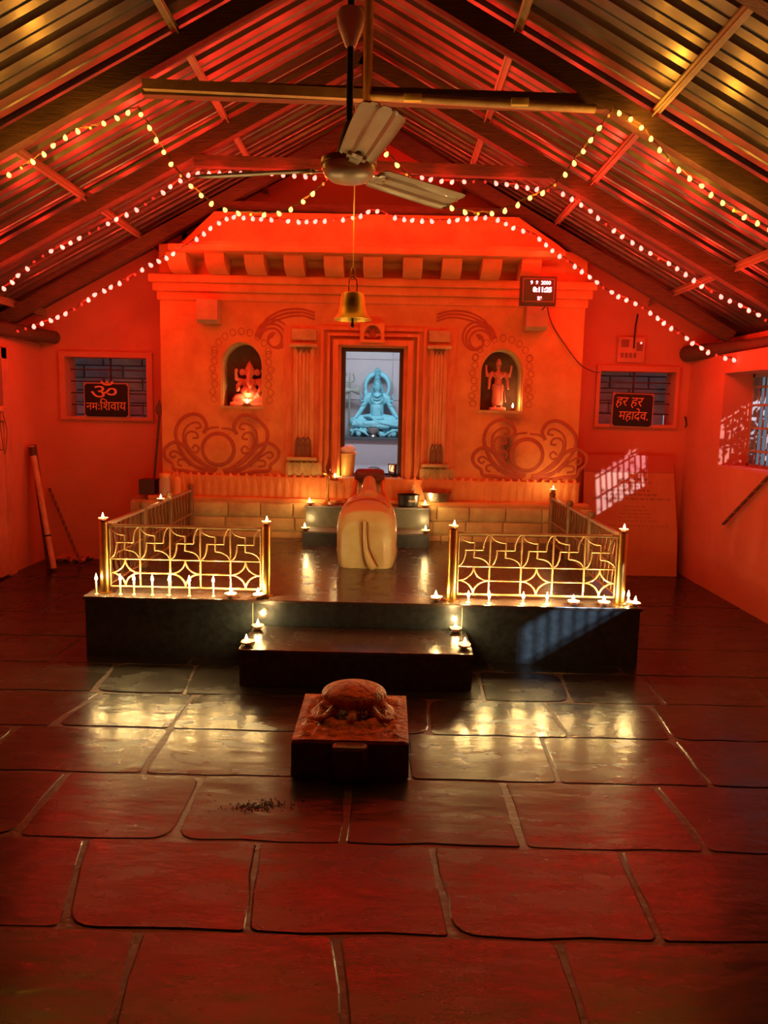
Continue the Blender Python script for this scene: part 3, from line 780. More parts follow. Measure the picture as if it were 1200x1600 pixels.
# ================================================================== DIYAS AND CANDLES
def flame_mb(h=.042, r=.0095, z0=0):
    q = MB(); q.lathe([(.001, z0), (r * .7, z0 + h * .12), (r, z0 + h * .3), (r * .8, z0 + h * .5), (r * .42, z0 + h * .75), (.0008, z0 + h)], (0, 0, 0), 12); return q
diya0 = local('oil_lamp', 'x', 'oil lamp')
q = MB(); q.lathe([(.012, 0), (.026, .010), (.034, .022), (.036, .026), (.031, .024), (.02, .014), (.001, .012)], (0, 0, 0), 20)
q.v = [Vector((p.x * (1 + (.35 if p.y < 0 and abs(p.x) < .02 and p.z > .015 else 0)), p.y - (.012 if p.y < -.025 else 0), p.z)) for p in q.v]
q.build('bowl', M_clay, diya0, 50)
f0 = flame_mb(z0=.026).build('flame', M_flame, diya0, 60)
f0.location = (0, -.018, 0)
cand0 = local('candle', 'x', 'candle')
q = MB(); q.lathe([(.0055, 0), (.0055, .078), (.003, .082), (.0006, .083)], (0, 0, 0), 10); q.lathe([(.012, 0), (.008, .004), (.0055, .007)], (0, 0, 0), 10); q.build('wax_stick', M_wax, cand0, 50)
flame_mb(h=.045, z0=.082).build('flame', M_flame, cand0, 60)
scand0 = local('candle', 'x', 'candle')
q = MB(); q.lathe([(.0065, 0), (.0065, .026), (.0006, .03)], (0, 0, 0), 10); q.lathe([(.016, 0), (.010, .004), (.0065, .007)], (0, 0, 0), 10); q.build('wax_stick', M_wick, scand0, 50)
flame_mb(h=.045, z0=.03).build('flame', M_flame, scand0, 60)
used = {}
def place(proto, loc, label, group, power=1.0, fz=.05, s=1.0):
    o = proto if proto.name not in used else copy_tree(proto)
    used[proto.name] = 1
    o.location = loc; o['label'] = label; o['group'] = group
    o.rotation_euler = (0, 0, random.uniform(-.4, .4)); o.scale = (s, s, s)
    lamp('flame_light', Vector(loc) + Vector((0, -.0, fz * s)), DIYA_W * power, FLAME_C, None, .014)
    return o
ztop = PZ + RH + .02
G1, G2, G3, G4 = 'oil lamps around the platform', 'tall thin candles on the front left platform edge', 'short candles on the front right platform edge', 'small oil lamps'
place(diya0, (FL[0], YR, ztop), 'lit clay oil lamp on the left corner post of the front left railing', G1, 1, .05, .8)
place(diya0, (FL[1], YR, ztop), 'lit clay oil lamp on the inner post of the front left railing', G1, 1, .05, .8)
place(diya0, (FR[0], YR, ztop), 'lit clay oil lamp on the inner post of the front right railing', G1, 1, .05, .8)
place(diya0, (FR[1], YR, ztop), 'lit clay oil lamp on the right corner post of the front right railing', G1, 1, .05, .8)
place(diya0, (FR[1] + .005, 6.60, PZ + RH + .048), 'lit oil lamp on the far end post of the right side railing', G1, 1, .05, .8)
place(diya0, (FL[0] - .005, 5.74 , PZ + RH), 'lit oil lamp on the left side railing in front of the glass jar', G1, 1, .05, .8)
pos5 = ['leftmost tall thin candle', 'second tall thin candle from the left', 'third tall thin candle from the left', 'fourth tall thin candle from the left', 'fifth tall thin candle from the left', 'sixth tall thin candle from the left', 'rightmost tall thin candle']
for px, py, nm in zip((151, 189, 211, 239, 265, 298, 334), (926, 926, 926, 927, 928, 927, 929), pos5):
    c = P(px, py + 2, Z=PZ); c.y = max(c.y, PF + .012); c.y = min(c.y, YR - .035)
    place(cand0, (c.x, c.y, PZ), nm + ' on the front left edge of the platform', G2, 3.6, .10)
for px, nm in ((359, 'lit oil lamp right of the tall candles on the platform edge'), (404, 'lit oil lamp at the foot of the inner post of the left railing')):
    c = P(px, 935, Z=PZ); place(diya0, (c.x, YR - .05, PZ), nm, G1, 3.4)
for px, nm in ((731, 'leftmost short candle'), (763, 'second short candle from the left'), (815, 'third short candle from the left'), (851, 'rightmost short candle')):
    c = P(px, 940, Z=PZ); place(scand0, (c.x, YR - .05, PZ), nm + ' on the front right platform edge', G3, 5.0, .055)
for px, nm in ((683, 'lit oil lamp beside the foot of the inner post of the right railing'), (894, 'lit oil lamp on the front right platform edge right of the short candles'), (940, 'lit oil lamp on the platform edge near the right corner post'), (986, 'lit oil lamp on the extreme right front corner of the platform')):
    c = P(px, 943, Z=PZ); place(diya0, (min(c.x, PX1 - .03), YR - .05 if px > 700 else YR - .02, PZ), nm, G1, 3.6)
c = P(973, 936, Z=PZ); place(scand0, (c.x + .01, YR + .05, PZ), 'small candle tucked behind the right corner post', G3, .6, .055)
for px, py, nm in ((401, 983, 'lit oil lamp at the back left corner of the low entry step'), (385, 1008, 'lit oil lamp at the front left corner of the low entry step'), (712, 987, 'lit oil lamp at the back right corner of the low entry step'), (727, 1013, 'lit oil lamp at the front right corner of the low entry step')):
    c = P(px, py, Z=.205); place(diya0, (max(-.75, min(.435, c.x)), min(c.y, PF - .05), .205), nm, G1)
for (x, y, z, nm) in ((a2.x + .035, 6.62, z2_, 'upper left'), (b2.x - .035, 6.62, z2_, 'upper right'), (a.x + .02, 6.37, z1_, 'lower left'), (b.x - .03, 6.37, z1_, 'lower right')):
    place(diya0, (x, y, z), 'lit oil lamp on the %s corner of the grey shrine steps' % nm, G1)
c = fp(385, 634); dg_ = place(diya0, (c.x, YFc + .02, NL[2] + .003), 'lit oil lamp in the left niche before the seated elephant-headed idol', G4, .5, .07)
c = fp(803, 640); place(diya0, (c.x, YFc + .05, NR[2] + .003), 'lit oil lamp in the right niche beside the standing idol', G4, .6, .07)

# ================================================================== NANDI
nx = (P(525, 850, Y=5.5).x + P(620, 850, Y=5.5).x) / 2
nd = thing('nandi_statue', (nx, 5.75, PZ), 'cream stone kneeling bull statue seen from behind on the platform', 'statue')
M_nandi = mat('oiled_cream_stone', (.58, .45, .22), (.44, .25, .09), .38, nscale=3.0, bump=.18, bscale=30, coat=.2)
q = MB()
W_ = .222; zb_ = PZ - .07
q.loft([(5.43, nx, .13, zb_, .60), (5.445, nx, .185, zb_, .70), (5.49, nx, .212, zb_, .775), (5.60, nx, W_, zb_, .825), (5.75, nx, .215, zb_, .845), (5.90, nx, .185, zb_, .86), (6.02, nx, .14, zb_, .86), (6.10, nx, .09, PZ + .05, .82)], 40, 3.4)
q.cap((nx - .12, 5.52, .48), .095, (nx - .13, 5.66, .46), .10); q.cap((nx + .12, 5.52, .48), .095, (nx + .13, 5.66, .46), .10)   # haunches
q.cap((nx - .16, 5.62, .40), .055, (nx - .18, 5.80, .40), .05); q.cap((nx + .16, 5.62, .40), .055, (nx + .18, 5.80, .40), .05)
q.cap((nx - .14, 5.95, .41), .05, (nx - .13, 6.18, .40), .045); q.cap((nx + .14, 5.95, .41), .05, (nx + .13, 6.18, .40), .045)      # folded fore legs
q.chain([((nx, 5.80, .82), .085), ((nx, 5.92, .875), .06), ((nx, 6.03, .935), .052)])          # hump and nape
q.chain([((nx, 6.0, .74), .13), ((nx, 6.10, .86), .095), ((nx, 6.16, .94), .075)])    # neck
q.ell((nx, 6.18, .96), (.09, .11, .07)); q.ell((nx, 6.28, .92), (.06, .10, .055))   # head and muzzle
o = q.build('body', M_nandi, nd, remesh=.011, sm=5)
for v_ in o.data.vertices: v_.co.z = max(v_.co.z, .0005)
M_neck = mat('orange_stained_stone', (.70, .26, .06), (.5, .14, .04), .45, nscale=6, bump=.2)
for s in (-1, 1):
    q = MB(); q.chain([((nx + s * .105, 6.10, .96), .022), ((nx + s * .112, 6.02, .92), .020), ((nx + s * .112, 5.95, .86), .020), ((nx + s * .15, 5.82, .80), .014), ((nx + s * .19, 5.70, .74), .010)]); q.build('garland_rope', M_neck, nd, remesh=.007)
    q = MB(); q.ell((nx + s * .085, 6.15, .93), (.022, .06, .075), rot=(.5, s * -.15, 0)); q.build('ear', M_neck, nd)
q = MB(); q.box((nx - .118, 6.02, .935), (nx + .118, 6.20, 1.025), .03)
q.v = [p + Vector((0, 0, -.03 * math.exp(-((p.x - nx) / .03) ** 2) if p.z > .98 else 0)) for p in q.v]
q.build('head_cloth', mat('dark_maroon_cloth', (.17, .025, .016), (.10, .015, .01), .85, nscale=14, bump=.4), nd, 50)
# tail with grooves beside it
q = MB(); q.chain([((nx - .015, 5.438, .70), .014), ((nx - .012, 5.425, .60), .017), ((nx - .002, 5.418, .50), .019), ((nx + .02, 5.41, .43), .028), ((nx + .045, 5.41, .385), .032)]); q.build('tail', M_nandi, nd, remesh=.006, sm=3)
for s in (-1, 1):
    q = MB(); q.tube(smoothline([(nx - .016 + s * .022, 5.431, .70), (nx - .012 + s * .025, 5.425, .60), (nx + s * .027, 5.421, .51), (nx + .02 + s * .038, 5.419, .44), (nx + .045 + s * .045, 5.42, .38)], 4), .0055, 6); q.build('tail_groove', mat('dark_orange_groove', (.34, .10, .025), None, .6), nd)
q = MB(); q.tube([(nx - .17 + .34 * t / 12, 5.56 + .12 * math.sin(PI * t / 12), .79 + .052 * math.sin(PI * t / 12) ** .6) for t in range(13)], .006, 6); q.build('back_garland', M_neck, nd)

# ================================================================== TORTOISE
tt = thing('tortoise_pedestal', (-.14, 3.2, 0), 'black square pedestal with carved top under the tortoise', 'pedestal')
M_ped = mat('vermilion_stained_stone', (.55, .19, .06), (.17, .07, .04), .55, nscale=16, bump=.9, bscale=34, bdist=.02)
TX0, TX1, TY0, TY1, TZ = -.377, .108, 2.985, 3.50, .155
q = MB(); q.box((TX0, TY0, 0), (TX1, TY1, TZ - .012), .003)
tcx = (TX0 + TX1) / 2
q.box((tcx - .075, TY0 - .05, 0), (tcx + .075, TY0 + .02, TZ - .004), .018)
q.build('pedestal_block', M_gran, tt, 20)
q = MB(); nx_, ny_ = 44, 46; vs = []
for j in range(ny_ + 1):
    for i in range(nx_ + 1):
        x = TX0 + .004 + (TX1 - TX0 - .008) * i / nx_; y = TY0 + .004 + (TY1 - TY0 - .008) * j / ny_
        e = min(i, nx_ - i, j, ny_ - j); rr = math.hypot((x - tcx) / .19, (y - 3.28) / .2)
        h = .005 if e < 4 else .012 * (1 + math.sin(rr * 17)) * .5 + random.uniform(-.005, .010)
        h += .018 * math.exp(-((rr - .75) / .12) ** 2) if e >= 4 else 0
        vs.append((x, y, TZ - .012 + .008 + h))
fs = [(j * (nx_ + 1) + i, j * (nx_ + 1) + i + 1, (j + 1) * (nx_ + 1) + i + 1, (j + 1) * (nx_ + 1) + i) for j in range(ny_) for i in range(nx_)]
q.add(vs, fs); q.box((TX0 + .003, TY0 + .003, TZ - .0125), (TX1 - .003, TY1 - .003, TZ - .004)); q.build('carved_top', M_ped, tt, 60)
to = thing('tortoise_statue', (tcx, 3.28, TZ), 'orange stained stone tortoise lying on the black pedestal', 'statue')
M_tor = mat('orange_tortoise_stone', (.66, .24, .08), (.30, .12, .07), .5, nscale=16, bump=1.0, bscale=34, bdist=.035)
q = MB(); q.ell((tcx, 3.31, TZ + .080), (.146, .125, .050), seg=32, rings=20); q.ell((tcx, 3.30, TZ + .05), (.10, .10, .035), seg=24)
q.build('shell', M_tor, to, remesh=.006, sm=2)
q = MB(); q.chain([((tcx, 3.22, TZ + .035), .024), ((tcx, 3.16, TZ + .03), .02), ((tcx, 3.13, TZ + .03), .018)]); q.build('head', M_ped, to, remesh=.005, sm=2)
for s in (-1, 1):
    q = MB(); q.chain([((tcx + s * .08, 3.23, TZ + .035), .022), ((tcx + s * .12, 3.17, TZ + .022), .014), ((tcx + s * .15, 3.155, TZ + .020), .012), ((tcx + s * .175, 3.175, TZ + .020), .009)]); q.build('leg', M_tor, to, remesh=.005, sm=2)
    q = MB(); q.chain([((tcx + s * .07, 3.38, TZ + .04), .026), ((tcx + s * .13, 3.43, TZ + .025), .018)]); q.build('leg', M_tor, to, remesh=.005, sm=2)

# ================================================================== SHIVA RELIEF FIGURE IN THE SANCTUM
def figure(name, base, H, label, parts, voxel, xs=1.0):
    t = thing(name, base, label, 'statue')
    for nm, q, m, rm in parts:
        q.xf(Matrix.Translation(base) @ Matrix.Diagonal((H * xs, H, H, 1))); q.build(nm, m, t, 50, remesh=(voxel if rm else None), sm=2)
    return t
M_cyan = mat('pale_turquoise_painted_stone', (.26, .66, .78), (.20, .54, .66), .5, nscale=8, bump=.1)
M_cyan2 = mat('deeper_turquoise_paint', (.10, .34, .44), (.14, .4, .5), .5, nscale=8)
sb = MB()
for s in (-1, 1):
    sb.chain([((s * .09, 0, .24), .085), ((s * .25, -.04, .225), .08), ((s * .40, -.10, .205), .066)])     # thigh
    sb.chain([((s * .39, -.12, .19), .062), ((s * .12, -.17, .165 + (.025 if s > 0 else 0)), .055), ((-s * .10, -.19, .15 + (.035 if s > 0 else 0)), .042), ((-s * .20, -.19, .15 + (.04 if s > 0 else 0)), .034)])
    sb.chain([((s * .125, 0, .565), .055), ((s * .185, -.005, .53), .052), ((s * .225, -.01, .44), .047), ((s * .26, -.03, .385), .038)])
    sb.chain([((s * .26, -.03, .385), .038), ((s * .32, -.09, .31), .034), ((s * .365, -.135, .262), .024)])
    sb.ell((s * .375, -.155, .235), (.030, .022, .036))
    for k in range(4): sb.chain([((s * (.355 + k * .015), -.165, .222), .0095), ((s * (.358 + k * .017), -.182, .19 - .004 * abs(k - 1)), .0085), ((s * (.360 + k * .018), -.187, .165 - .004 * abs(k - 1)), .0075)], 8)
    sb.chain([((s * .352, -.16, .235), .010), ((s * .335, -.185, .215), .008)], 8)
sb.ell((0, .0, .27), (.13, .09, .09)); sb.chain([((0, 0, .30), .118), ((0, 0, .42), .122)]); sb.ell((0, -.005, .50), (.165, .09, .09))
sb.ell((-.06, -.055, .52), (.06, .04, .045)); sb.ell((.06, -.055, .52), (.06, .04, .045)); sb.ell((0, 0, .575), (.11, .06, .045))
sb.chain([((0, 0, .58), .045), ((0, -.01, .65), .042)])
sb.ell((0, -.015, .705), (.058, .060, .075)); sb.ell((0, -.03, .67), (.040, .045, .045))
sb.ell((0, -.078, .70), (.011, .014, .024)); sb.ell((-.058, -.01, .70), (.012, .012, .03)); sb.ell((.058, -.01, .70), (.012, .012, .03))
hb = MB(); hb.ell((0, .005, .755), (.068, .065, .055)); hb.ell((0, .0, .815), (.055, .055, .045)); hb.ell((0, 0, .865), (.045, .045, .04)); hb.ell((0, 0, .92), (.036, .034, .045)); hb.tube([(.045 * math.cos(a * PI / 8), -.02, .90 + .045 * math.sin(a * PI / 8)) for a in range(16)], .014, 8, closed=True)
for s in (-1, 1): hb.chain([((s * .06, .01, .74), .022), ((s * .085, .015, .66), .022), ((s * .12, .01, .60), .022), ((s * .15, -.01, .56), .016)])
halo = MB(); halo.tube([(.205 * math.cos(R(-38 + 256 * t / 30)), .03, .70 + .185 * math.sin(R(-38 + 256 * t / 30))) for t in range(31)], [.026 + .016 * math.sin(PI * t / 30) for t in range(31)], 10)
halo.chain([((-.20, .02, .62), .034), ((-.19, 0, .54), .022), ((-.14, -.03, .50), .014)])
face = MB()
for s in (-1, 1):
    face.ell((s * .023, -.071, .712), (.013, .006, .0055)); face.chain([((s * .010, -.074, .728), .003), ((s * .036, -.066, .730), .003)], 6)
face.ell((0, -.074, .668), (.018, .008, .005)); face.ell((0, -.077, .735), (.004, .004, .010))
garl = MB()
for r_, dz in ((.075, .60), (.095, .565), (.115, .52)): garl.tube([(r_ * math.cos(R(180 + 180 * t / 14)), -.055 - .05 * math.sin(PI * t / 14), dz + (.035 + r_ * .5) * math.sin(R(180 + 180 * t / 14)) + .03) for t in range(15)], .010, 8)
garl.tube([(-.10, -.04, .56), (-.04, -.10, .46), (.02, -.11, .40), (.09, -.09, .33)], .008, 6)
snk = MB()
for s in (-1, 1):
    snk.tube(smoothline([(s * .22, -.06, .50), (s * .27, -.05, .50), (s * .285, -.05, .54), (s * .26, -.05, .57), (s * .29, -.05, .60)], 5), .011, 8); snk.tube([(s * .235 + .05 * math.cos(a * PI / 8), -.015 + .05 * math.sin(a * PI / 8), .44 - .01 * math.cos(a * PI / 8) * s) for a in range(16)], .008, 6, closed=True)
    snk.tube([(s * .36 + .03 * math.cos(a * PI / 8), -.13 + .03 * math.sin(a * PI / 8), .27) for a in range(16)], .008, 6, closed=True)
cloth = MB(); cloth.ell((0, -.02, .255), (.17, .12, .055)); cloth.tube(smoothline([(-.22, -.10, .29), (-.10, -.16, .28), (0, -.2, .22), (.15, -.22, .19), (.36, -.19, .16)], 5), .022, 8)
seat = MB()
random.seed(21)
seat.box((-.40, -.12, 0), (.40, .10, .13), .03)
for i in range(22):
    x = -.43 + .86 * (i + .5) / 22 + random.uniform(-.01, .01); seat.ell((x, -.13 + random.uniform(-.03, .03), random.uniform(.03, .10)), (random.uniform(.03, .06), .05, random.uniform(.03, .055)), rot=(0, random.uniform(-1, 1), 0))
for s in (-1, 1):
    seat.tube(smoothline([(s * .42, -.17, .02), (s * .36, -.19, .10), (s * .22, -.2, .07), (s * .12, -.2, .015)], 5), .018, 8); seat.ell((s * .30, -.18, .045), (.045, .03, .045))
sx = P(588, 680, Y=8.55)
S_H = (P(588, 570, Y=8.55).z - LZ)
figure('seated_deity_statue', (sx.x, 8.60, LZ), S_H * 1.0, 'pale turquoise cross-legged deity statue seated in meditation on the sanctum ledge',
       [('body', sb, M_cyan, 1), ('hair_topknot', hb, M_cyan2, 1), ('serpent_halo', halo, M_cyan, 1), ('facial_features', face, M_cyan2, 0), ('necklaces', garl, M_cyan2, 0), ('serpent_armlets', snk, M_cyan, 0), ('loincloth', cloth, M_cyan, 1), ('tiger_skin_seat', seat, M_cyan, 1)], .0055, .82)
# the vessel in front of it
c = P(583, 681, Y=8.44); v = thing('water_vessel', (c.x, 8.445, LZ), 'small metal water pot on the ledge before the turquoise statue', 'pot')
q = MB(); q.lathe([(.035, 0), (.042, .006), (.03, .03), (.062, .06), (.068, .085), (.05, .10), (.03, .105), (.04, .115)], (c.x, 8.445, LZ), 24); q.xf(Matrix.Identity(4)); q.build('pot_body', mat('aged_silver', (.45, .38, .36), (.3, .22, .2), .35, .8, nscale=9), v)
q = MB(); q.lathe([(.022, 0), (.02, .03), (.012, .05), (.006, .065), (.001, .08)], (c.x, 8.445, LZ + .11), 16); q.build('white_spout', M_wick, v)
# trident with drum
c = P(545, 678, Y=8.5); tp = P(545, 582, Y=8.5).z
t = thing('trident', (c.x, 8.52, LZ), 'tall grey trident with a small drum standing left of the turquoise statue', 'trident')
M_tri = mat('pale_grey_green_metal', (.30, .36, .28), (.22, .27, .21), .45, .4, nscale=16)
q = MB(); q.tube([(c.x, 8.52, LZ), (c.x, 8.52, tp - .10)], .012, 10); 
for z in (.25, .5, .75): q.lathe([(.018, 0), (.018, .012)], (c.x, 8.52, LZ + z * .5), 12)
q.build('staff', M_tri, t)
q = MB(); q.tube([(c.x, 8.52, tp - .12), (c.x, 8.52, tp)], [.010, .003], 8)
for s in (-1, 1): q.tube(smoothline([(c.x, 8.52, tp - .10), (c.x + s * .04, 8.52, tp - .098), (c.x + s * .052, 8.52, tp - .06), (c.x + s * .036, 8.52, tp - .01)], 5), .008, 8)
q.build('prongs', M_tri, t)
q = MB(); q.lathe([(.05, -.09), (.05, -.08), (.014, 0), (.05, .08), (.05, .09)], (0, 0, 0), 20); q.xf(Matrix.Translation((c.x + .02, 8.50, tp - .19)) @ Matrix.Rotation(R(90), 4, 'Y')); q.build('drum', mat('grey_drum', (.30, .33, .30), None, .6), t)

# ================================================================== NICHE IDOLS
M_idol = mat('pinkish_red_painted_idol', (.72, .22, .15), (.60, .16, .10), .5, nscale=9, bump=.2)
M_idol2 = mat('darker_red_idol_detail', (.45, .10, .06), None, .5)
g = MB()
g.box((-.42, -.22, 0), (.42, .2, .09), .02)
for s in (-1, 1):
    g.chain([((s * .08, 0, .22), .10), ((s * .26, -.08, .19), .09), ((s * .30, -.14, .15), .07)]); g.chain([((s * .30, -.15, .14), .06), ((s * .08, -.2, .12), .05), ((-s * .04, -.2, .11), .04)])
    g.chain([((s * .17, 0, .55), .065), ((s * .26, -.03, .46), .055), ((s * .25, -.12, .36), .045), ((s * .22, -.17, .40 if s < 0 else .28), .035)])
    g.chain([((s * .17, .03, .57), .055), ((s * .30, .0, .60), .045), ((s * .31, -.03, .74), .035), ((s * .30, -.04, .80), .045)])
    g.ell((s * .17, .0, .76), (.085, .02, .085), rot=(0, 0, s * .3))
g.ell((0, -.06, .33), (.19, .17, .16)); g.ell((0, 0, .52), (.17, .11, .12)); g.ell((0, -.03, .74), (.10, .10, .11))
g.chain([((0, -.11, .72), .05), ((-.01, -.18, .60), .042), ((.0, -.21, .50), .034), ((.05, -.22, .44), .028), ((.08, -.22, .47), .024)])
gc = MB(); gc.lathe([(.10, .80), (.11, .83), (.08, .88), (.06, .94), (.03, .97), (.01, 1.02)], (0, -.01, 0), 16)
gd = MB(); gd.tube([(.15 * math.cos(R(180 + 18 * t)), -.10 - .08 * math.sin(PI * t / 10), .56 + .14 * math.sin(R(180 + 18 * t))) for t in range(11)], .012, 6); gd.ell((-.04, -.12, .76), (.012, .008, .012)); gd.ell((.04, -.12, .76), (.012, .008, .012)); gd.tube([(-.18, -.12, .33), (0, -.235, .30), (.18, -.12, .33)], .014, 6)
c = fp(384, 634); gH = fp(384, 564).z - NL[2]
figure('elephant_headed_idol', (c.x + .012, YFc + .135, NL[2] + .003), gH, 'pinkish seated elephant-headed idol in the left wall niche', [('body', g, M_idol, 1), ('crown', gc, M_idol, 0), ('ornaments', gd, M_idol2, 0)], .0065)
v = MB()
v.box((-.16, -.10, 0), (.16, .10, .06), .01)
for s in (-1, 1):
    v.chain([((s * .055, 0, .46), .062), ((s * .055, -.01, .28), .048), ((s * .06, 0, .10), .034)]); v.ell((s * .065, -.04, .075), (.03, .055, .02))
    v.chain([((s * .12, 0, .72), .035), ((s * .17, -.02, .60), .030), ((s * .18, -.06, .48), .026), ((s * .19, -.07, .42), .024)])
    v.chain([((s * .12, .02, .73), .032), ((s * .22, 0, .66), .026), ((s * .245, -.02, .80), .022), ((s * .245, -.02, .85), .026)])
v.ell((0, 0, .48), (.095, .065, .06)); v.chain([((0, 0, .50), .072), ((0, 0, .60), .066)]); v.ell((0, 0, .68), (.11, .065, .075)); v.chain([((0, 0, .74), .032), ((0, 0, .80), .03)]); v.ell((0, -.005, .845), (.045, .048, .058)); v.ell((0, -.052, .84), (.009, .01, .016))
vc = MB(); vc.lathe([(.052, .875), (.058, .89), (.048, .93), (.036, .97), (.012, 1.0)], (0, 0, 0), 16)
vs_ = MB(); vs_.lathe([(.10, .10), (.11, .16), (.105, .30), (.10, .42), (.09, .50)], (0, 0, 0), 20); vs_.v = [Vector((p.x * (1 + .10 * math.sin(math.atan2(p.y, p.x) * 10)), p.y * .75, p.z)) for p in vs_.v]
vd = MB(); vd.tube([(.09 * math.cos(R(180 + 18 * t)), -.06 - .02 * math.sin(PI * t / 10), .73 + .10 * math.sin(R(180 + 18 * t))) for t in range(11)], .010, 6); vd.tube([(-.09, -.05, .50), (0, -.085, .49), (.09, -.05, .50)], .013, 6); vd.tube([(.10, -.09, .46), (.14, -.11, .16)], .012, 6)
c = fp(780, 640); vH = fp(782, 559).z - NR[2]
figure('standing_idol', (c.x, YFc + .14, NR[2] + .003), vH, 'reddish four-armed standing idol in the right wall niche', [('body', v, M_idol, 1), ('crown', vc, M_idol, 0), ('skirt', vs_, M_idol, 0), ('ornaments', vd, M_idol2, 0)], .0065)

# ================================================================== FAN
hub = P(545, 266, Y=3.0)
fn = thing('ceiling_fan', (hub.x, 3.0, hub.z), 'cream three-bladed ceiling fan hanging on a dark rod above the hall', 'fan')
q = MB(); q.lathe([(.02, -.042), (.07, -.036), (.092, -.018), (.10, 0), (.095, .02), (.06, .03), (.02, .034)], (hub.x, 3.0, hub.z), 36); q.build('motor_housing', M_fan, fn, 50)
q = MB(); q.lathe([(.094, .014), (.104, .018), (.104, .034), (.085, .042), (.03, .048)], (hub.x, 3.0, hub.z), 36); q.build('housing_band', mat('brown_gold_band', (.30, .14, .06), None, .35, .5), fn)
q = MB(); q.lathe([(.018, .045), (.05, .055), (.036, .11), (.02, .16), (.014, .17)], (hub.x, 3.0, hub.z), 24); q.build('lower_canopy', mat('brown_canopy', (.25, .10, .05), None, .4), fn)
rt = roofz(hub.x) - .12
q = MB(); q.tube([(hub.x, 3.0, hub.z + .16), (hub.x, 3.0, rt)], .0125, 12); q.build('down_rod', M_black, fn)
cz = P(543, 40, Y=3.0).z
q = MB(); q.lathe([(.014, -.075), (.02, -.07), (.045, -.01), (.052, .025), (.045, .05), (.016, .06)], (hub.x, 3.0, cz), 24); q.build('upper_canopy', mat('pale_pink_plastic', (.90, .74, .68), None, .35), fn)
for ang, roll in ((283, -13), (167, -13), (45, -13)):
    q = MB(); sec = [(-.055, .002), (-.05, .008), (-.022, .009), (-.012, .001), (-.004, .009), (.022, .009), (.03, .001), (.038, .008), (.05, .006), (.056, 0)]
    rs_ = [.135, .15, .30, .45, .575, .60, .612]; ws = [.95, 1.15, 1.25, 1.32, 1.34, 1.2, .8]
    vs = []; n = len(sec)
    for r_, ww in zip(rs_, ws):
        for u, h in sec: vs.append((r_, u * ww, h * .9))
    for r_, ww in zip(rs_, ws):
        for u, h in sec: vs.append((r_, u * ww, h * .9 + .0022))
    m_ = len(rs_); fs = []
    for lay in (0, 1):
        for i in range(m_ - 1):
            for j in range(n - 1): a0 = lay * m_ * n + i * n + j; fs.append((a0, a0 + 1, a0 + n + 1, a0 + n))
    for j in range(n - 1): fs.append((j, j + 1, m_ * n + j + 1, m_ * n + j)); fs.append(((m_ - 1) * n + j, (m_ - 1) * n + j + 1, m_ * n + (m_ - 1) * n + j + 1, m_ * n + (m_ - 1) * n + j))
    for i in range(m_ - 1): fs.append((i * n, (i + 1) * n, m_ * n + (i + 1) * n, m_ * n + i * n)); fs.append((i * n + n - 1, (i + 1) * n + n - 1, m_ * n + (i + 1) * n + n - 1, m_ * n + i * n + n - 1))
    q.add(vs, fs); MM = Matrix.Translation(hub) @ Matrix.Rotation(R(ang), 4, 'Z') @ Matrix.Rotation(R(roll), 4, 'X')
    q.xf(MM); bl = q.build('blade', M_fan, fn, 30)
    q = MB(); q.box((.08, -.02, -.004), (.19, .02, .001), .002); q.box((.135, -.035, -.004), (.165, .035, 0), .002)
    for (sx_, sy_) in ((.15, -.025), (.15, .025), (.18, 0)): q.ell((sx_, sy_, -.004), (.006, .006, .003), seg=8, rings=4)
    q.xf(MM); q.build('blade_bracket', M_fan, bl, 30)

# ================================================================== BELL
bc = P(551, 481, Y=4.3)
bt = P(551, 457, Y=4.3).z; bb = P(551, 499, Y=4.3).z; BH = bt - bb
be = thing('temple_bell', (bc.x, 4.3, bb), 'brass temple bell hanging on a thin chain from the front tie beam', 'bell')
q = MB(); pr_ = [(.002, BH), (.045, BH), (.060, BH - .008), (.066, BH * .78), (.070, BH * .5), (.078, BH * .25), (.092, BH * .08), (.104, 0), (.100, -.004), (.086, .012), (.072, BH * .3), (.062, BH * .75), (.05, BH - .02), (.002, BH - .015)]
q.lathe(pr_, (bc.x, 4.3, bb), 40)
M_bell = mat('tarnished_yellow_brass', (.86, .50, .06), (.74, .38, .05), .45, .55, nscale=7, bump=.15, stains=[(bc.x - bc.x, 0, BH * .62, .045, .09, (.06, .03, .01), .85)])
q.build('bell_body', M_bell, be, 40)
q = MB(); q.tube([(bc.x, 4.3, bb + BH * .8), (bc.x, 4.3, bb - .03)], .006, 8); q.ell((bc.x, 4.3, bb - .03), (.010, .010, .016)); q.build('clapper', M_black, be)
q = MB(); lz = bb + BH
q.tube([(bc.x - .022, 4.3, lz - .003), (bc.x - .022, 4.3, lz + .05)] + [(bc.x - .022 * math.cos(PI * t / 8), 4.3, lz + .05 + .035 * math.sin(PI * t / 8)) for t in range(9)] + [(bc.x + .022, 4.3, lz + .05), (bc.x + .022, 4.3, lz - .003)], .0055, 8)
q.tube([(bc.x + .012 * math.cos(PI * t / 8), 4.3, lz + .10 + .03 * math.sin(PI * t / 8)) for t in range(16)], .004, 6, closed=True); q.build('hanger', M_brass, be)
q = MB(); q.tube([(bc.x, 4.3, lz + .12), (bc.x, 4.3, T1a.z - .02)], .0035, 6); q.build('chain', mat('gold_chain', (.8, .5, .2), None, .4, .8), be)

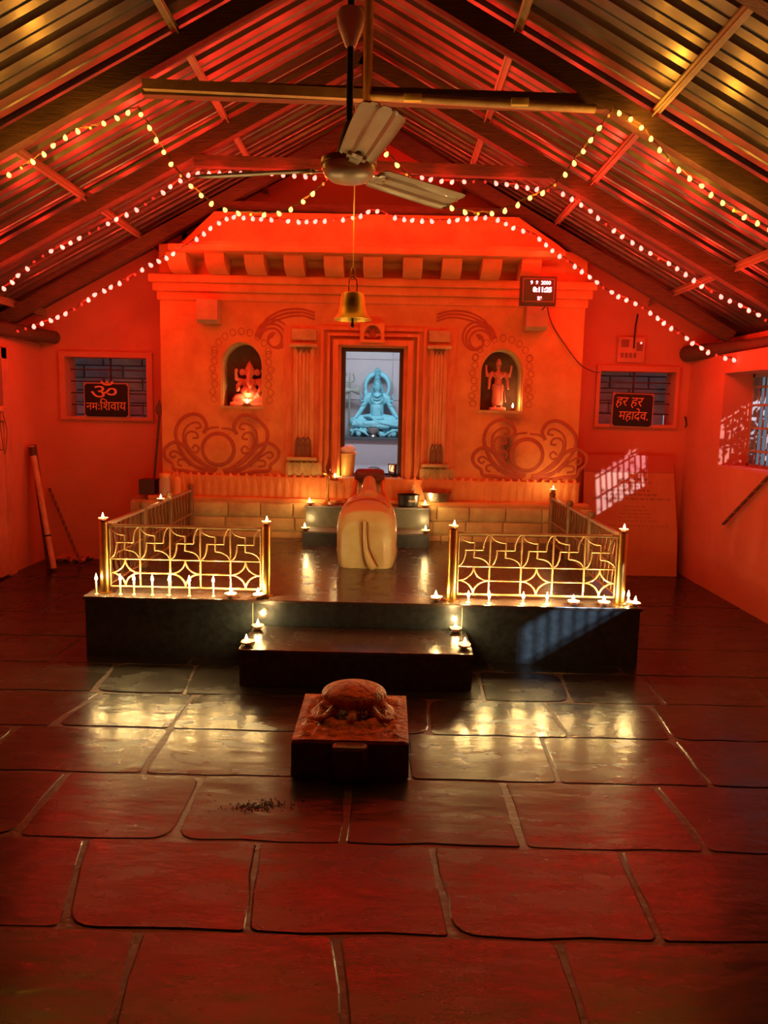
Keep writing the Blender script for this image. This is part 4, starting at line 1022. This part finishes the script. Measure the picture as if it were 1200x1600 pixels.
# ================================================================== STRING LIGHTS
bulb_me = {}
def string(label, pts, Y, color, group, every=.072, pat=(1, 1, 1, 1, 0), ln=4, bs=1.0, pw=None):
    world = [P(p[0], p[1], Y=(p[2] if len(p) > 2 else Y)) for p in pts]
    path = smoothline(world, 8)
    t = thing('string_lights', tuple(world[0]), label, 'string lights', group)
    wob = [p + Vector((random.uniform(-1, 1), random.uniform(-1, 1), random.uniform(-1, 1))) * .004 for p in path]
    q = MB(); q.tube(wob, .0028, 5); q.tube([p + Vector((0, .004, .008 * math.sin(i * 1.7))) for i, p in enumerate(wob)], .0022, 5); q.build('wire', M_cord, t)
    key = color
    on, dim = (M_redbulb, M_reddim) if color == 'red' else (M_yelbulb, M_yeldim)
    for kk, mm in (('on', on), ('dim', dim)):
        if (color, kk) not in bulb_me:
            q = MB(); q.lathe([(.003, .008), (.006, .004), (.0105, -.004), (.0115, -.012), (.008, -.019), (.001, -.022)], (0, 0, 0), 10)
            o = q.build('bulb', mm, None, 60); bulb_me[(color, kk)] = o.data; bpy.data.objects.remove(o)
    acc = 0; k = 0; last = path[0]; nxt = every * .5; grp = []
    for a, b in zip(path, path[1:]):
        d = (b - a).length
        while acc + d >= nxt:
            p = a.lerp(b, (nxt - acc) / d); lit = pat[k % len(pat)]
            o = bpy.data.objects.new('bulb', bulb_me[(color, 'on' if lit else 'dim')]); COL.objects.link(o); o.parent = t
            o.location = p - world[0] + Vector((0, -.006, -.008)); o.rotation_euler = (random.uniform(-.8, .8), random.uniform(-.8, .8), 0)
            o.scale = (bs, bs, bs)
            if not lit: o.scale = (.6 * bs,) * 3
            else: grp.append(p)
            if len(grp) == ln:
                c = sum(grp, Vector()) / ln
                lamp('bulb_glow', c + Vector((0, -.03, -.045)), (RED_W if color == 'red' else YEL_W) * ln / 4.0 * (pw or 1), RED_C if color == 'red' else YEL_C, None, .03); grp = []
            k += 1; nxt += every
        acc += d
    return t
GY, GR = 'yellow string lights', 'red string lights'
string('yellow string lights along the front left rafter', [(-70, 312), (0, 277), (60, 243), (112, 205), (150, 194), (216, 166)], 4.22, 'yellow', GY, pw=1.7, pat=(1, 1, 1, 1, 1, 0))
string('yellow string lights draped from the left end of the front tie beam to its middle', [(216, 166), (243, 212), (288, 278), (345, 322), (400, 332), (447, 327), (482, 305), (506, 284), (545, 238, 4.2), (566, 186, 4.2)], 4.24, 'yellow', GY, pw=.7, pat=(1, 1, 1, 1, 1, 0))
string('yellow string lights draped from the king post to the front tie beam right end', [(570, 170), (574, 200), (602, 234), (628, 264), (662, 292), (702, 320), (748, 331), (790, 325), (830, 305), (865, 288), (905, 240), (935, 200), (957, 168)], 4.20, 'yellow', GY, pw=.7, pat=(1, 1, 1, 1, 1, 0))
string('yellow string lights along the front right rafter', [(957, 168), (1000, 193), (1045, 248), (1100, 292), (1150, 328), (1196, 352), (1250, 388)], 4.22, 'yellow', GY, pw=1.7, pat=(1, 1, 1, 1, 1, 0))
string('red string lights along the second left rafter', [(302, 266), (262, 292), (225, 318), (170, 346), (118, 373), (62, 401), (8, 446), (-60, 490)], 5.45, 'red', GR, bs=1.2, pat=(1, 1, 1, 1, 0, 0))
string('red string lights along the second tie beam behind the fan', [(302, 268), (390, 268), (470, 272), (560, 282), (640, 274), (700, 281), (762, 282), (835, 292), (872, 296)], 5.45, 'red', GR, bs=1.2, pat=(1, 1, 1, 1, 1, 0, 0))
string('red string lights down the second right rafter', [(872, 296), (905, 315), (950, 350), (1000, 384), (1060, 418), (1110, 452), (1170, 482), (1250, 530)], 5.45, 'red', GR, bs=1.2, pat=(1, 1, 1, 1, 1, 0))
string('red string lights down the rearmost left rafter', [(360, 336), (335, 350), (300, 376), (268, 396), (235, 411), (200, 433), (150, 458), (110, 484), (70, 501), (22, 517)], 6.36, 'red', GR, bs=1.4, pat=(1, 1, 1, 1, 1, 0, 0))
string('red string lights sagging along the front of the temple parapet', [(360, 336), (430, 341), (470, 344), (530, 341), (560, 336), (586, 327), (625, 339), (690, 343), (740, 338), (772, 337)], 6.36, 'red', GR, bs=1.4, pat=(1, 1, 1, 1, 1, 0))
string('red string lights down the rearmost right rafter', [(772, 337), (800, 352), (835, 366), (870, 394), (905, 418), (950, 452), (1000, 476), (1055, 514), (1098, 543), (1130, 556), (1160, 562)], 6.36, 'red', GR, bs=1.4, pat=(1, 1, 1, 1, 0))
string('short red string lights bunched above the right barred window', [(1160, 562, 6.5), (1180, 568, 6.1), (1205, 562, 5.8), (1240, 580, 5.5)], 6.2, 'red', GR, pat=(1, 1, 1, 0))

# ================================================================== SIGNS
def text_mb(s, size, x, z, y, m, parent, name='lettering', ital=0.0, ext=.0015, fit=None, bold=0.0, zs=1.0):
    c = bpy.data.curves.new('t', 'FONT'); c.body = s; c.size = size; c.extrude = ext; c.align_x = 'CENTER'; c.shear = ital; c.offset = bold
    o = bpy.data.objects.new('t', c); COL.objects.link(o); dg = bpy.context.evaluated_depsgraph_get()
    me = bpy.data.meshes.new_from_object(o.evaluated_get(dg)); bpy.data.objects.remove(o)
    xs = [v.co.x for v in me.vertices]; cx = (min(xs) + max(xs)) / 2; sc_ = 1 if not fit else fit / (max(xs) - min(xs))
    for v in me.vertices: a = v.co.copy(); v.co = Vector(((a.x - cx) * sc_, -a.z, a.y * sc_ * zs))
    me.materials.clear(); me.materials.append(m)
    t = bpy.data.objects.new(name, me); COL.objects.link(t); t.parent = parent; t.location = (x, y, z); return t
M_sgn = mat('orange_sign_paint', (.85, .30, .12), None, .6)
def sign(px0, py0, px1, py1, label, lines, tilt=0):
    Y = YB - .045; a, b = P(px0, py1, Y=Y), P(px1, py0, Y=Y); W = b.x - a.x; H = b.z - a.z
    t = thing('painted_sign', ((a.x + b.x) / 2, Y, a.z), label, 'sign'); t.rotation_euler = (0, R(tilt), 0)
    def bl(q, name, m, s=20): o = q.build(name, m, None, s); o.parent = t; return o
    ch = .02; q = MB(); q.box((-W / 2, 0, 0), (W / 2, .02, H), .003); bl(q, 'sign_board', mat('dusty_pink_board_rim', (.5, .2, .15), None, .6))
    m = .010; x0, x1, z0, z1 = -W / 2 + m, W / 2 - m, m, H - m
    q = MB(); q.slab([(x0 + ch, z0), (x1 - ch, z0), (x1, z0 + ch), (x1, z1 - ch), (x1 - ch, z1), (x0 + ch, z1), (x0, z1 - ch), (x0, z0 + ch)], [], -.003, .001); bl(q, 'black_panel', M_black)
    for s, size, fx, fz, fit, it, zs in lines: text_mb(s, size, W * fx, H * fz, -.0045, M_sgn, t, ital=it, fit=W * fit, zs=zs)
    return t
sign(132, 599, 201, 652, 'black painted sign with orange Om symbol leaning in the left back window', [('ॐ', .2, -.05, .53, .58, 0, .66), ('नमः', .14, -.30, .22, .29, 0, 1.15), ('िशवाय', .14, .145, .22, .58, 0, 1.15)], 0)
sign(954, 615, 1022, 667, 'black painted sign with two orange lines leaning in the right back window', [('हर हर', .12, -.08, .62, .66, .2, 1.1), ('महादेव.', .12, .03, .22, .70, .1, 1.15)], 1)

# LED clock
Y = 6.42; a, b = P(812, 477, Y=Y), P(871, 432, Y=Y); W = b.x - a.x; H = b.z - a.z
ck = thing('digital_clock', ((a.x + b.x) / 2, Y, a.z), 'black digital clock with red glowing numbers high on the temple front', 'clock')
def bl(q, name, m, s=20): o = q.build(name, m, None, s); o.parent = ck; return o
q = MB(); q.box((-W / 2, 0, 0), (W / 2, .05, H), .006); bl(q, 'case', mat('dark_red_black_plastic', (.05, .01, .012), None, .35))
q = MB(); x0, x1, z0, z1 = -W / 2 + .02, W / 2 - .02, .03, H - .02
q.slab([(x0, z0), (x1, z0), (x1, z1), (x0, z1)], [[(x0 + .005, z0 + .005), (x1 - .005, z0 + .005), (x1 - .005, z1 - .005), (x0 + .005, z1 - .005)]], -.004, .001); bl(q, 'bezel_line', mat('red_bezel', (.4, .08, .08), None, .4))
M_led = emit('red_led_digit', (1.0, .30, .32), 5)
text_mb('9  8  2000', .042, .015, H * .72, -.002, M_led, ck, 'led_digits', fit=W * .56, bold=.001)
text_mb('8:11:25', .052, .03, H * .47, -.002, M_led, ck, 'led_digits', fit=W * .52, bold=.003)
text_mb('26', .045, .012, H * .2, -.002, M_led, ck, 'led_digits', fit=W * .13, bold=.003)
q = MB(); q.tube([(W * .3, .05, .02), (W * .3, .3, 0)], .006, 6); q.tube([(-W * .3, .05, .1), (-W * .3, .3, .1)], .006, 6); bl(q, 'bracket', M_black)
# cable from the clock to the right window
q = MB(); q.tube(smoothline([P(855, 480, Y=6.6), P(862, 505, Y=6.83), P(880, 535, Y=6.83), P(905, 568, Y=6.83), P(925, 580, Y=7.0), P(936, 582, Y=7.28)], 6), .005, 6); tag(q.build('power_cable', M_cord), 'thin dark cable sagging from the digital clock to the right window', 'cable')

# switch board
Y = YB - .002; a, b = P(962, 566, Y=Y), P(1007, 528, Y=Y)
sw = thing('switch_board', ((a.x + b.x) / 2, Y, a.z), 'square pale switch board with one glowing indicator above the right window', 'switch board')
q = MB(); q.box((a.x, Y - .04, a.z), (b.x, Y, b.z), .005); q.build('board', M_white, sw, 20)
q = MB(); w_ = b.x - a.x; h_ = b.z - a.z
for k in range(4): q.box((a.x + .03 + k * .04, Y - .05, a.z + .04), (a.x + .055 + k * .04, Y - .039, a.z + .085), .003)
q.box((a.x + w_ * .12, Y - .048, a.z + h_ * .6), (a.x + w_ * .4, Y - .039, a.z + h_ * .9), .004); q.box((a.x + w_ * .68, Y - .048, a.z + h_ * .45), (a.x + w_ * .9, Y - .039, a.z + h_ * .8), .004)
q.build('switches', mat('dark_switches', (.25, .07, .05), None, .4), sw, 20)
q = MB(); c = P(1002, 536, Y=Y - .05); q.ell((c.x, Y - .05, c.z), (.010, .008, .010)); q.build('indicator', M_redbulb, sw)
q = MB(); c = P(988, 545, Y=Y); q.tube([(c.x, Y - .045, c.z), (c.x, Y - .045, b.z), (c.x + .01, Y - .03, b.z + .12), (c.x, Y - .1, b.z + .2)], .008, 8); q.build('wire', M_black, sw)

# inscription board leaning on the right back wall
a, b = P(913, 800, Y=7.1), P(1062, 800, Y=7.1); zt = P(985, 711, Y=7.25).z; W = b.x - a.x - .01
ib = thing('inscription_board', ((a.x + b.x) / 2 - .0, 7.10, 0), 'tall pale orange inscription slab leaning against the right back wall', 'board')
ib.rotation_euler = (R(-6.5), 0, 0)
def bl(q, name, m, s=20): o = q.build(name, m, None, s); o.parent = ib; return o
M_slab2 = mat('orange_marble_slab', (.70, .25, .11), (.60, .19, .09), .45, nscale=3)
HB = (zt - .004) / math.cos(R(6.5))
q = MB(); q.slab([(-W / 2, 0), (W / 2 + .02, 0), (W / 2 + .015, HB * .35), (W / 2 - .045, HB), (-W / 2, HB)], [], 0, .03); bl(q, 'slab', M_slab2)
q = MB(); q.box((-W / 2 - .006, -.006, HB * .86), (W / 2 - .04, .002, HB + .004), .003); bl(q, 'top_band', mat('red_painted_band', (.55, .10, .06), None, .6))
M_ins = mat('faint_engraved_text', (.20, .04, .03), None, .7)
random.seed(5)
rows = [(.80, .24, .02), (.77, .34, .02), (.74, .24, .0), (.705, .44, -.03), (.67, .56, -.02), (.635, .80, 0), (.57, .25, .05), (.54, .25, .05), (.51, .3, .05), (.48, .35, .05), (.45, .4, .08), (.41, .82, 0)]
q = MB(); q2 = MB()
for i, (fz, fw, fx) in enumerate(rows):
    x = W * (fx - fw / 2); xe = W * (fx + fw / 2); z = HB * fz; t = q if i < 6 else q2
    while x < xe:
        w_ = random.uniform(.02, .05); t.box((x, -.0015, z + .010), (x + w_, .001, z + .013))
        xx = x + .004
        while xx < x + w_ - .004:
            t.box((xx, -.0015, z + random.uniform(-.006, .0)), (xx + .003, .001, z + .011)); t.box((xx, -.0015, z + random.uniform(-.003, .004)), (xx + random.uniform(.005, .01), .001, z + .002)) ; xx += random.uniform(.009, .014)
        x += w_ + .012
bl(q, 'lettering', M_ins, 0); bl(q2, 'faint_lettering', mat('fainter_text', (.42, .12, .06), None, .7), 0)

# ================================================================== OBJECTS ROUND THE SHRINE DOOR
# metal bucket with white cloth
c = fp(541, 742); bz = DZ0
bk = thing('bucket', (c.x, YFc + .085, bz), 'yellow bucket with a white cloth bundle at the left of the shrine doorway', 'bucket')
q = MB(); q.lathe([(.058, 0), (.062, .004), (.078, .19), (.084, .2), (.080, .206), (.072, .2), (.056, .01), (.001, .008)], (c.x, YFc + .085, bz), 28); q.build('pail', mat('worn_yellow_plastic', (.72, .42, .10), (.6, .32, .08), .4, nscale=9), bk)
q = MB(); q.ell((c.x, YFc + .085, bz + .22), (.075, .06, .04)); q.ell((c.x + .015, YFc + .08, bz + .245), (.06, .05, .035)); q.ell((c.x - .02, YFc + .07, bz + .235), (.05, .045, .03), rot=(0, .3, 0)); q.ell((c.x + .08, YFc + .06, bz + .205), (.022, .02, .012)); q.build('cloth_bundle', mat('white_cotton', (.85, .82, .8), None, .9, bump=.4), bk, remesh=.007, sm=1)
c = fp(613, 744)
tm = thing('steel_tumbler', (c.x, YFc + .09, bz), 'shiny steel tumbler at the right end of the doorway sill', 'tumbler')
q = MB(); q.lathe([(.034, 0), (.036, .004), (.040, .10), (.044, .112), (.041, .112), (.036, .01), (.001, .008)], (c.x, YFc + .09, bz), 28); q.build('cup', M_steel, tm)
q = MB(); c = fp(583, 743); q.ell((c.x, YFc + .30, bz - .002), (.085, .08, .075)); tag(q.build('dark_round_stone', mat('grey_dark_stone', (.09, .09, .11), None, .5)), 'smooth dark dome on the sanctum floor just behind the door sill', 'stone')
q = MB(); q.box((DX0 - .02, YFc - .06, DZ0 - .03), (DX1 + .02, YFc + .42, DZ0), .005); child(q, 'door_sill', mat('pale_sill_stone', (.5, .38, .34), None, .4))
# brass standing lamp
c = P(512, 786, Y=6.66); lz = z2_; top = P(512, 714, Y=6.66).z - lz
sl = thing('brass_standing_lamp', (c.x, 6.66, lz), 'slender brass oil lamp stand on the left of the upper shrine step', 'lamp')
q = MB(); q.lathe([(.055, 0), (.058, .008), (.03, .022), (.016, .035), (.02, .05), (.011, .07), (.013, .12), (.009, .16), (.013, top * .55), (.010, top * .60), (.018, top * .62)], (c.x, 6.66, lz), 24); q.build('stand', M_brass, sl)
q = MB(); q.lathe([(.012, top * .60), (.045, top * .63), (.055, top * .665), (.048, top * .66), (.012, top * .64)], (c.x, 6.66, lz), 24); q.build('oil_dish', M_brass, sl)
q = MB(); q.lathe([(.010, top * .64), (.012, top * .70), (.022, top * .74), (.02, top * .80), (.009, top * .87), (.006, top * .93), (.001, top)], (c.x, 6.66, lz), 20); q.build('finial', mat('dark_bronze', (.25, .07, .04), None, .4, .6), sl)
place(diya0, (P(525, 741, Y=6.72).x, 6.80, DZ0 - .03 + .0), 'bright oil lamp beside the yellow bucket at the door sill', G4, 1.2, .05, .9)
used_d = [o for o in COL.objects if o.get('label', '').startswith('bright oil lamp beside the yellow')][0]
q = MB(); cc = P(525, 741, Y=6.80); q.box((cc.x - .06, 6.76, DZ0 - .06), (cc.x + .05, YFc - .062, DZ0 - .03), .004); child(q, 'sill_ledge', M_fac)
used_d.location = (cc.x - .005, 6.79, DZ0 - .03)
# small clay pots beside lamp
for px, nm in ((528, 'tiny clay pot right of the brass lamp stand'), (540, 'small dark ball beside the tiny clay pot on the upper shrine step')):
    c = P(px, 784, Y=6.7); q = MB()
    if px == 528: q.lathe([(.016, 0), (.024, .012), (.02, .03), (.024, .036), (.018, .034), (.001, .02)], (c.x, 6.72, z2_), 16); tag(q.build('clay_pot', M_clay), nm, 'pot')
    else: q.ell((c.x, 6.74, z2_ + .027), (.022, .022, .027)); tag(q.build('offering_ball', M_clay), nm, 'offering')
# black bowl, steel tray
c = P(638, 790, Y=6.66); bw = thing('black_bowl', (c.x, 6.68, z2_), 'black enamel bowl with pale mark on the upper shrine step', 'bowl')
q = MB(); q.lathe([(.075, 0), (.088, .008), (.096, .095), (.10, .105), (.094, .104), (.085, .02), (.001, .014)], (c.x, 6.68, z2_), 32); q.build('bowl_body', M_black, bw)
q = MB(); q.box((c.x + .0, 6.68 - .099, z2_ + .05), (c.x + .06, 6.68 - .088, z2_ + .066), .002); q.build('pale_mark', M_wick, bw)
c = P(681, 790, Y=6.7); bs = thing('steel_basin', (c.x, 6.74, PL_T), 'wide hammered steel basin right of the black bowl', 'basin')
q = MB(); q.lathe([(.085, 0), (.10, .006), (.125, .075), (.132, .085), (.122, .082), (.095, .014), (.001, .01)], (c.x + .01, 6.74, max(z2_, PL_T + .02)), 36); q.build('basin_body', mat('dull_hammered_steel', (.45, .36, .25), (.3, .22, .15), .35, .9, nscale=30, bump=.5), bs)
c = P(645, 775, Y=6.8); ph = thing('small_black_idol', (c.x, 6.80, z2_), 'tiny black arched shrine picture behind the black bowl', 'idol')
q = MB(); w_ = .03; q.slab([(c.x - w_, z2_ + .0), (c.x + w_, z2_ + .0)] + [(c.x + w_ * math.cos(PI * t / 10), z2_ + .165 + w_ * math.sin(PI * t / 10)) for t in range(11)], [], 6.79, 6.82); q.build('black_stone', M_black, ph)
q = MB(); q.ell((c.x, 6.785, z2_ + .14), (.014, .008, .022)); q.ell((c.x, 6.785, z2_ + .168), (.009, .008, .011)); q.build('pale_figure', M_wick, ph)

# ================================================================== LEFT CORNER THINGS
zz = PL_T + .02
c = P(256, 780, Y=6.74)
jr = thing('glass_jar', (c.x, 6.78, zz), 'clear glass jar with orange lid on the plinth at the left end of the temple', 'jar')
M_glass = mat('jar_glass', (.85, .62, .42), None, .12, trans=.35)
q = MB(); q.lathe([(.045, 0), (.052, .006), (.052, .125), (.044, .145), (.044, .16)], (c.x, 6.78, zz), 28); q.build('jar_body', M_glass, jr)
q = MB(); q.lathe([(.047, .155), (.048, .158), (.048, .19), (.046, .194)], (c.x, 6.78, zz), 28); q.build('lid', mat('orange_lid', (.8, .35, .1), None, .4), jr)
q = MB(); q.lathe([(.04, .004), (.046, .01), (.046, .06), (.03, .075)], (c.x, 6.78, zz), 20); q.build('contents', mat('yellow_powder', (.75, .5, .2), None, .9), jr)
c = P(275, 780, Y=6.74)
bt_ = thing('plastic_bottle', (c.x, 6.79, zz), 'orange plastic bottle with pointed cap beside the glass jar', 'bottle')
q = MB(); q.lathe([(.03, 0), (.034, .005), (.034, .14), (.026, .155), (.012, .165)], (c.x, 6.79, zz), 20); q.build('bottle_body', mat('orange_plastic', (.8, .38, .12), None, .4), bt_)
q = MB(); q.lathe([(.013, .163), (.013, .185), (.004, .22)], (c.x, 6.79, zz), 14); q.build('cap', mat('red_cap', (.7, .2, .1), None, .4), bt_)
a, b = P(219, 780, Y=6.8), P(243, 757, Y=6.8)
q = MB(); q.box((a.x, 6.76, zz), (b.x, 6.92, zz + (b.z - a.z)), .006); q.v = [p + Vector((.0, 0, 0)) for p in q.v]; tag(q.build('dark_box', mat('dark_brown_box', (.06, .02, .015), None, .6), None, 20), 'small dark brown box on the left end of the plinth', 'box')
# spear with leaf head leaning in the recess left of the temple
a, b = P(240, 780, Y=7.0), P(246, 650, Y=6.95)
sp = thing('leaf_headed_spear', (a.x, 7.0, PL_T), 'dark pole with a leaf shaped head leaning in the recess left of the temple', 'spear')
q = MB(); q.box((-2.30, 6.87, 0), (FX0 - .01, 7.30, PL_T - .005)); struct(q.build('trim_3', M_wall, smooth=0))
pa_, pb2_ = Vector((a.x, 6.98, PL_T)), Vector((FX0 - .045, 6.93, b.z))
q = MB(); q.tube([pa_, pb2_], .011, 8); q.build('shaft', M_beam, sp)
q = MB(); d = (pb2_ - pa_).normalized(); prof = [(0, 0), (-.02, .01), (-.036, .045), (-.03, .085), (-.012, .115), (0, .15), (.012, .115), (.028, .085), (.034, .045), (.02, .01)]
q.slab(prof, [], -.006, .006); q.xf(Matrix.Translation(pb2_)); q.build('leaf_head', mat('rusty_iron', (.18, .06, .035), None, .6, .4), sp, 20)

# planks and pipe in the left corner
LG = 'long things leaning in the left corner'
q = MB(); a, b = P(72, 882, Z=0), P(40, 695, X=XL + .05); a = Vector((XL + .22, 6.75, 0.0)); b = Vector((XL + .035, 6.95, P(42, 695, Y=6.95).z))
A = P(78, 880, Y=6.85); B = P(42, 695, Y=7.0)
q.bar((max(A.x, XL + .15), 6.85, .012), (max(B.x, XL + .05), 7.0, B.z), .05, .03, up=(0, -1, 0)); tag(q.build('dark_plank', M_beam, smooth=0), 'dark narrow plank leaning in the left back corner', 'plank', LG)
A = P(84, 880, Y=6.75); B = P(47, 697, Y=6.95)
pp = thing('leaning_pipe', (max(A.x, XL + .2), 6.75, 0), 'pale taped pipe leaning in front of the dark plank in the left corner', 'pipe', LG)
A = Vector((max(A.x, XL + .2), 6.75, .022)); B = Vector((max(B.x, XL + .07), 6.93, B.z))
q = MB(); q.tube([A, B], .026, 14); q.build('tube', mat('pinkish_plastic_pipe', (.72, .34, .2), (.5, .2, .1), .4, nscale=9, coat=.2), pp)
q = MB(); q.tube([A.lerp(B, .26), A.lerp(B, .275)], .029, 14); q.build('joint', M_black, pp)
q = MB(); q.tube([A.lerp(B, .92), A.lerp(B, .99)], .0285, 14); q.build('end_sleeve', M_dark, pp)
A = P(126, 866, Y=7.0); B = P(75, 764, Y=7.25)
q = MB(); A = Vector((A.x, 7.0, .02)); B = Vector((B.x, 7.285, B.z)); q.tube([A, B], .014, 8)
t = thing('spiral_striped_stick', (A.x, 7.0, 0), 'dark spiral striped stick leaning against the left back wall', 'stick', LG)
M_stk = mat('striped_stick', (.16, .05, .03), None, .5); q.build('shaft', M_stk, t)
q = MB(); n = 80; d = (B - A); u = d.orthogonal().normalized(); w_ = d.normalized().cross(u)
q.tube([A + d * (i / n) + (u * math.cos(i * .9) + w_ * math.sin(i * .9)) * .0135 for i in range(n + 1)], .004, 5); q.build('spiral_band', mat('faded_band', (.45, .16, .09), None, .5), t)
# crumpled cloth on the floor by the corner
q = MB(); random.seed(3)
c = P(112, 872, Z=.02)
for i in range(26): q.ell((c.x + random.uniform(-.13, .15), c.y + random.uniform(-.08, .08), random.uniform(.012, .035)), (random.uniform(.03, .07), random.uniform(.02, .05), random.uniform(.008, .022)), rot=(random.uniform(-.4, .4), random.uniform(-.4, .4), random.uniform(0, 3)), seg=10, rings=6)
tag(q.build('floor_rag', mat('pink_rag', (.66, .24, .15), (.4, .1, .07), .9, nscale=20, bump=.6), None, remesh=.009, sm=2), 'crumpled pinkish rag on the floor in the left back corner', 'rag')
q = MB(); q.ell((c.x - .02, c.y + .14, .055), (.10, .05, .05)); q.ell((c.x + .05, c.y + .16, .045), (.07, .04, .04)); tag(q.build('dark_bundle', mat('dark_bundle_cloth', (.06, .02, .02), None, .9, bump=.6, nscale=9), None, remesh=.01, sm=2), 'dark cloth bundle behind the pink rag', 'bundle')

# left wall opening: frame, sill cloth, door panel
f = MB(); z0, z1, y0, y1 = 1.40, 1.86, 5.2, 6.52
f.box((XL - .04, y0 - .07, z1), (XL + .035, y1 + .09, z1 + .09)); f.box((XL - .04, y1, 0), (XL + .035, y1 + .12, z1 + .09)); f.box((XL - .04, y0 - .09, 0), (XL + .035, y0, z1 + .09)); f.box((XL - .1, y0, z0 - .06), (XL + .05, y1, z0))
f.box((XL + .001, y0, 1.1), (XL + .02, y1, 1.33)); 
o = struct(f.build('window_5', M_white, smooth=0))
q = MB(); q.box((XL - .16, 6.2, z0), (XL - .12, 6.25, z1)); q.box((XL - .16, 5.7, z0), (XL - .12, 5.74, z1)); q.build('window_bar', M_dark, o, 0)
q = MB(); q.box((XL - .75, 5.0, 1.0), (XL - .72, 6.8, 2.2)); q.box((XL - .72, 6.7, 1.0), (XL - .3, 6.73, 2.2)); struct(q.build('wall_behind_left_opening', M_darkplaster, smooth=0))
f = MB(); f.box((XL + .001, y0, .02), (XL + .028, y1, 1.09)); 
o = struct(f.build('door_2', M_white, smooth=0))
q = MB(); 
for (za, zb) in ((.12, .55), (.62, 1.0)): q.box((XL + .028, y0 + .12, za), (XL + .036, (y0 + y1) / 2 - .05, zb), .003); q.box((XL + .028, (y0 + y1) / 2 + .05, za), (XL + .036, y1 - .12, zb), .003)
q.build('door_panel', M_white, o, 20)
q = MB(); random.seed(8)
for i in range(16): q.ell((XL + .0 + random.uniform(-.08, .07), 6.10 + i * .02 + random.uniform(-.02, .02), z0 + .022 + random.uniform(0, .02)), (.06, .05, .022), rot=(random.uniform(-.4, .4), random.uniform(-.4, .4), 0), seg=10, rings=6)
tag(q.build('folded_cloth', M_white, None, remesh=.01, sm=2), 'crumpled cloth lying on the sill of the left wall opening', 'cloth')
q = MB(); q.tube(smoothline([(XL + .062, 6.40, z0 - .0), (XL + .055, 6.42, z0 - .15), (XL + .055, 6.47, z0 - .34), (XL + .055, 6.52, z0 - .15), (XL + .055, 6.47, z0 - .01)], 6), .003, 5); tag(q.build('hanging_cord_loop', M_cord), 'thin loop of cord hanging from the left wall sill', 'cord')

# stick on the right wall
A, B = P(1130, 819, X=XR - .03), P(1205, 740, X=XR - .02)
t = thing('spiral_striped_stick', tuple(A), 'dark spiral striped stick fixed slanting on the right wall below the barred window', 'stick')
q = MB(); q.tube([A, B], .013, 10); q.build('shaft', M_stk, t)
q = MB(); n = 50; d = (B - A); u = d.orthogonal().normalized(); w_ = d.normalized().cross(u)
q.tube([A + d * (i / n) + (u * math.cos(i * .9) + w_ * math.sin(i * .9)) * .0125 for i in range(n + 1)], .004, 5); q.build('spiral_band', mat('faded_band', (.45, .16, .09), None, .5), t)
# hook on the right back corner
c = P(1086, 660, Y=YB - .02); c.x = min(c.x, XR - .02)
q = MB(); q.tube([c + Vector((0, .018, .05)), c + Vector((0, -.01, .02)), c + Vector((.008, -.01, -.03)), c + Vector((-.008, -.01, -.05))], .007, 6); tag(q.build('wall_hook', M_black), 'small black hook on the wall in the right back corner', 'hook')
# dark grit spilled on the floor
random.seed(11); q = MB(); c0 = P(408, 1259, Z=0)
for i in range(240):
    x = c0.x + random.gauss(0, .055); y = c0.y + random.gauss(0, .022) + (x - c0.x) * .18; r_ = random.uniform(.0012, .004); q.ell((x, y, .001), (r_, r_, r_ * .6), seg=5, rings=3)
tag(q.build('dark_grit', mat('dark_grit', (.02, .015, .012), None, .8), None, 0), 'small patch of dark grit spilled on the flagstone left of the tortoise', 'grit', kind='stuff')
# bush added outside the right window so its leaves break up the low light
random.seed(17)
sh = thing('added_shrub', (3.75, 5.3, 0), 'dark leafy shrub outside behind the right barred window', 'added_shrub')
q = MB()
for k in range(5):
    a = random.uniform(0, 6.28); q.tube([(3.75, 5.3, 0), (3.75 + .1 * math.cos(a), 5.3 + .1 * math.sin(a), .8), (3.75 + .25 * math.cos(a), 5.3 + .35 * math.sin(a), 1.7)], [.02, .014, .006], 6)
q.build('stem', M_beam, sh)
q = MB()
def leaf(c, L_, W_, e):
    M_ = Matrix.Translation(c) @ e.to_matrix().to_4x4()
    vs = [M_ @ Vector(p) for p in ((0, 0, 0), (W_, L_ * .4, .01), (0, L_, 0), (-W_, L_ * .4, .01), (0, L_ * .45, -.006))]
    q.add(vs, [(0, 1, 4), (1, 2, 4), (2, 3, 4), (3, 0, 4)])
for k in range(620):
    c = Vector((random.gauss(3.75, .13), random.gauss(5.48, .20), min(1.88, random.gauss(1.58, .24))))
    leaf(c, random.uniform(.06, .11), random.uniform(.018, .032), Euler((random.uniform(0, 6), random.uniform(0, 6), random.uniform(0, 6))))
for k in range(60):
    c = Vector((random.gauss(3.75, .12), random.gauss(4.75, .25), min(1.88, random.gauss(1.75, .2))))
    leaf(c, random.uniform(.05, .09), random.uniform(.015, .025), Euler((random.uniform(0, 6), random.uniform(0, 6), random.uniform(0, 6))))
q.build('foliage', mat('dark_green_leaf', (.05, .09, .03), (.03, .05, .02), .5, nscale=9), sh, 0)
